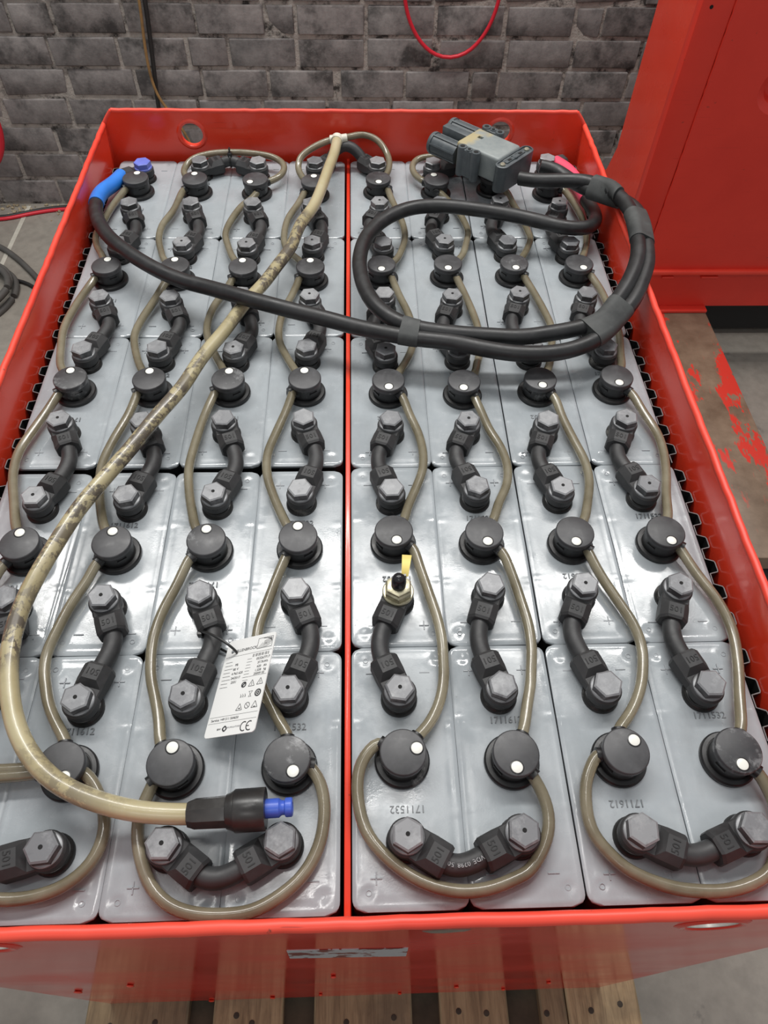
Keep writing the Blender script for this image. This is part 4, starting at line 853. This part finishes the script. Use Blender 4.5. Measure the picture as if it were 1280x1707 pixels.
# ------------------------------------------------------------------ power cables
def cable(name, pts, label, r=.0090):
    o = tag(empty(name, (0, 0, 0)), label, 'cable')
    P = spline(pts, .008); bm = bmesh.new(); sweep(bm, P, r, 20); part('cable', bm, CABLE, o); return o, P
def near(P, q): return min(range(len(P)), key=lambda i: (P[i]-Vector(q)).length)
cb, CP = cable('power_cable', LONG, 'black power cable with blue sleeve crossing to the left corner')
i1 = near(CP, LONG[3]); bm = bmesh.new(); sweep(bm, CP[0:i1+1], .0100, 20); part('shrink_sleeve', bm, BLUE, cb, label='bright blue heat shrink sleeve')
cp, PP = cable('power_cable', LOOP, 'black power cable with pink sleeve curling in a loop')
i1 = near(PP, LOOP[3]); bm = bmesh.new(); sweep(bm, PP[0:i1+1], .0099, 20); part('shrink_sleeve', bm, PINK, cp, label='pink heat shrink sleeve')
def pole_end(o, bp_, toward, mats, blue):
    P = Vector((*bp_, 0)); d = Vector(toward)-P; d.z = 0; an = math.atan2(d.y, d.x)
    lu = obj('lug', LUG_ME, o, P, an); b = obj('pole_bolt', HEX_ME if not blue else BLUEHEX, o, P, .25)
    obj('washer', WASH_ME if not blue else BLUEWASH, b)
    if blue: b['label'] = 'bright blue hex bolt'
BLUEHEX = HEX_ME.copy(); BLUEHEX.materials.clear(); BLUEHEX.materials.append(BLUEBOLT); BLUEHEX.materials.append(BLUEBOLT)
BLUEWASH = WASH_ME.copy(); BLUEWASH.materials.clear(); BLUEWASH.materials.append(BLUEBOLT)
pole_end(cb, BOLT[(0, 4, 'b')], LONG[0], None, True); pole_end(cp, BOLT[(7, 4, 'b')], LOOP[0], None, False)
# sleeves that bind the two cables into a pair
def pair_sleeve(q0, q1, label, parent):
    A = CP; B = PP
    a0, a1 = sorted((near(A, q0), near(A, q1))); idx = range(a0, a1+1)
    secs = []
    for i in idx:
        p = A[i]; q = B[near(B, p)]; t = (A[min(i+1, len(A)-1)]-A[max(i-1, 0)]).normalized()
        mid = (p+q)/2; s = q-p; s = s-t*s.dot(t)
        if s.length < .012: s = s.normalized()*.012 if s.length > 1e-4 else Vector((0, 0, .012))
        h_ = s/2; u = s.normalized(); v = t.cross(u); ring_ = []
        for k in range(24):
            a = 2*PI*k/24; off = h_ if math.cos(a) >= 0 else -h_
            ring_.append(mid+off*.96+(u*math.cos(a)+v*math.sin(a))*.0100)
        secs.append(ring_)
    bm = bmesh.new(); loft(bm, secs, True); part('binding_sleeve', bm, SLEEVE, parent, 50, label=label)
pair_sleeve(LONG[16], LONG[18], 'dark grey binding sleeve in front of the loop', cb) if False else None
pair_sleeve((.0555, .552, .045), (.083, .548, .045), 'grey binding sleeve where the loop begins', cb)
pair_sleeve((.268, .548, .047), (.310, .588, .052), 'wide grey binding sleeve near the right wall', cb)
pair_sleeve((.357, .690, .064), (.362, .750, .066), 'grey binding sleeve lying on the right rim', cb)
pair_sleeve((.360, .795, .067), (.338, .835, .064), 'grey binding sleeve nearest the plug', cb)

# ------------------------------------------------------------------ battery plug
pg = empty('battery_plug', (.195, .912, 0), R(-43.5))
tag(pg, 'grey and black battery plug with two cables, lying near the back wall', 'plug')
bm = bmesh.new(); box(bm, -.036, .036, -.026, .026, .040, .0745, .004, 3)
c1 = bmesh.new(); box(c1, -.0215, -.0135, .001, .007, .0715, .08)
part('housing', cut(bm, [c1]), PLUGGREY, pg)
bm = bmesh.new()
for s in (-1, 1): box(bm, -.028, .034, s*.0095-.0012, s*.0095+.0012, .039, .0405)
box(bm, .022, .040, -.020, .020, .042, .071, .003, 2); part('cable_neck', bm, PLUGGREY, pg)
def tube_me(cv, cz, r, u0, u1):
    b = bmesh.new(); M = Matrix.Translation((u0, cv, cz)) @ Matrix.Rotation(PI/2, 4, 'Y')
    lathe(b, [(r*.70, .004), (r*.70, 0), (r*.96, 0), (r, .0015), (r, .005), (r*.90, .0055), (r*.90, u1-u0)], 28, M, True, True)
    for a in (20, 75, 130, 200, 250, 310):
        MM = M @ Matrix.Rotation(R(a), 4, 'Z'); box(b, r*.86, r*1.0, -.0011, .0011, .004, u1-u0, 0, 1, MM)
    return b
for cv, cz, u0 in ((-.0215, .0555, -.080), (.0225, .0590, -.082)):
    part('contact_tube', tube_me(cv, cz, .0150, u0, -.033), PLUGBLK, pg, label='round black contact tube')
bm = bmesh.new(); box(bm, -.078, -.034, -.0045, .0085, .052, .0735, .0015, 2); part('coding_pin', bm, PLUGBLK, pg)
for v0, v1, uc in ((-.0375, -.0265, -.009), (.0265, .0420, -.018)):
    vc = (v0+v1)/2
    bm = bmesh.new()
    for du in (-.0115, .0115): lathe(bm, [(.0062, .036), (.0064, .037), (.0064, .0745), (.0060, .0752)], 22, Matrix.Translation((uc+du, vc, 0)))
    box(bm, uc-.010, uc+.010, v0+.0015, v1-.0005, .037, .0738, .001)
    lathe(bm, [(.0042, .040), (.0042, .0748)], 16, Matrix.Translation((uc, vc, 0)))
    w_ = part('screw_wing', bm, PLUGBLK, pg)
    for du, rr in ((-.0115, .0032), (0, .0022), (.0115, .0032)):
        bm = bmesh.new(); lathe(bm, [(rr, .0750), (rr, .0756), (rr*.5, .0756)], 16, Matrix.Translation((uc+du, vc, 0))); part('screw_hole', bm, DARKHOLE, w_)
bm = bmesh.new()
def stad(u, w, hv, z, n=10):
    pts = []
    for k in range(n+1): a = PI*k/n; pts.append(Vector((u+w*math.cos(a), hv+w*math.sin(a), z)))
    for k in range(n+1): a = PI+PI*k/n; pts.append(Vector((u+w*math.cos(a), -hv+w*math.sin(a), z)))
    return pts
loft(bm, [stad(.044, .0086, .028, .036), stad(.044, .0092, .028, .038), stad(.044, .0092, .028, .0715), stad(.044, .0082, .028, .0722), stad(.044, .0066, .028, .0722), stad(.044, .0064, .028, .0705)])
fl = part('clamp_flange', bm, PLUGBLK, pg)
bm = bmesh.new(); box(bm, .0415, .0470, -.021, .021, .0700, .0722, .0006); box(bm, .040, .048, -.003, .003, .0700, .0730, .0006); part('clamp_bar', bm, PLUGBLK, fl)
for v in (-.0275, .0275):
    bm = bmesh.new(); lathe(bm, [(.0036, .0700), (.0036, .0722), (.0026, .0732)], 18, Matrix.Translation((.044, v, 0))); part('clamp_screw', bm, ZINC, fl, label='bright steel screw')
for v in (-.012, .012):
    bm = bmesh.new(); box(bm, .0425, .0460, v-.003, v+.003, .0722, .0727); part('clamp_slot', bm, DARKHOLE, fl)

# ------------------------------------------------------------------ red machine at the right
mc = tag(empty('red_lift_truck', (.9, 1.6, ZF)), 'red steel lift truck body and chipped brown leg beside the tray', 'truck')
IM = Matrix.Translation((-.9, -1.6, -ZF))
def mpart(name, bm, mat, ang=38, label=None, parent=None):
    bmesh.ops.transform(bm, matrix=IM, verts=bm.verts[:]); return part(name, bm, mat, parent or mc, ang, label=label)
YP = 1.49; ZP = -.654; XA, XB = .670, .737
bm = bmesh.new(); box(bm, XB, 1.9, YP, YP+.03, -.536, .75); 
hb = bmesh.new(); lathe(hb, [(.030, -.02), (.030, .05)], 32, Matrix.Translation((.900, YP, -.105)) @ Matrix.Rotation(PI/2, 4, 'X'))
hb2 = bmesh.new(); lathe(hb2, [(.052, 0), (.036, .012), (.028, .030)], 40, Matrix.Translation((.900, YP-.0001, -.105)) @ Matrix.Rotation(-PI/2, 4, 'X'))
mpart('panel', cut(bm, [hb2]), REDM, 8)
bm = bmesh.new(); box(bm, XA, XB-.0025, YP+.001, YP+.03, ZP, .75, .004, 2); mpart('corner_plate', bm, REDM)
bm = bmesh.new(); sweep(bm, [Vector((XB-.001+random.uniform(-.0006, .0006), YP+.0012, -.536+.0107*k)) for k in range(120)], .0024, 8); mpart('weld_seam', bm, REDM)
bm = bmesh.new()
b2 = plate_profile([(1.494, .75), (1.494, ZP), (1.79, ZP), (1.79, -.445), (1.757, -.418), (1.724, -.345), (1.724, .75)], 0, .012)
for v in b2.verts: v.co = Vector((XA+.0005+v.co.y, v.co.x, v.co.z))
mpart('side_plate', b2, RED, label='glossy side reflecting the brick wall')
bm.free()
bm = bmesh.new(); box(bm, XB-.004, 1.9, YP-.012, YP+.002, -.5475, -.5355, .003, 2); mpart('ledge', bm, REDEDGE, label='lighter red projecting ledge')
bm = bmesh.new(); box(bm, XB-.004, 1.9, YP+.004, YP+.03, ZP, -.540); mpart('lower_beam', bm, REDM)
for a, b in ((.795, .826), (.897, .942)):
    bm = bmesh.new(); box(bm, a, b, YP-.004, YP+.006, -.563, -.557, .0025, 2); mpart('weld_bead', bm, REDEDGE)
bm = bmesh.new(); box(bm, XA+.06, 1.9, 1.60, 1.72, ZF+.02, -.42); mpart('underbody_shade_box', bm, WHEEL, label='black box added to darken the gap below the body')  # added black box, stands in for the shade under the body
bm = bmesh.new(); box(bm, .79, .944, .697, YP+.01, -.705, -.660, .004, 2)
lg = mpart('leg', bm, [LEGTOP, REDM], label='brown steel leg with chipped red paint')
bm = bmesh.new(); box(bm, .79, .944, YP-.020, YP+.004, -.660, -.651, .003, 2); mpart('leg_weld_plate', bm, REDM)
bm = bmesh.new(); lathe(bm, [(.050, -.03), (.055, -.026), (.055, .026), (.050, .03)], 28, Matrix.Translation((.872, .735, ZF+.055)) @ Matrix.Rotation(PI/2, 4, 'Y')); wh = mpart('wheel', bm, WHEEL)
bm = bmesh.new(); lathe(bm, [(.018, -.034), (.018, .034)], 18, Matrix.Translation((.872, .735, ZF+.055)) @ Matrix.Rotation(PI/2, 4, 'Y')); mpart('axle', bm, ZINC, label='steel axle end')
for hx, hz in ((.6905, .041), ): 
    bm = bmesh.new(); lathe(bm, [(.0035, 0), (.0035, .0004)], 14, Matrix.Translation((hx, YP+.0008, hz)) @ Matrix.Rotation(PI/2, 4, 'X')); mpart('rivet_hole', bm, DARKHOLE)
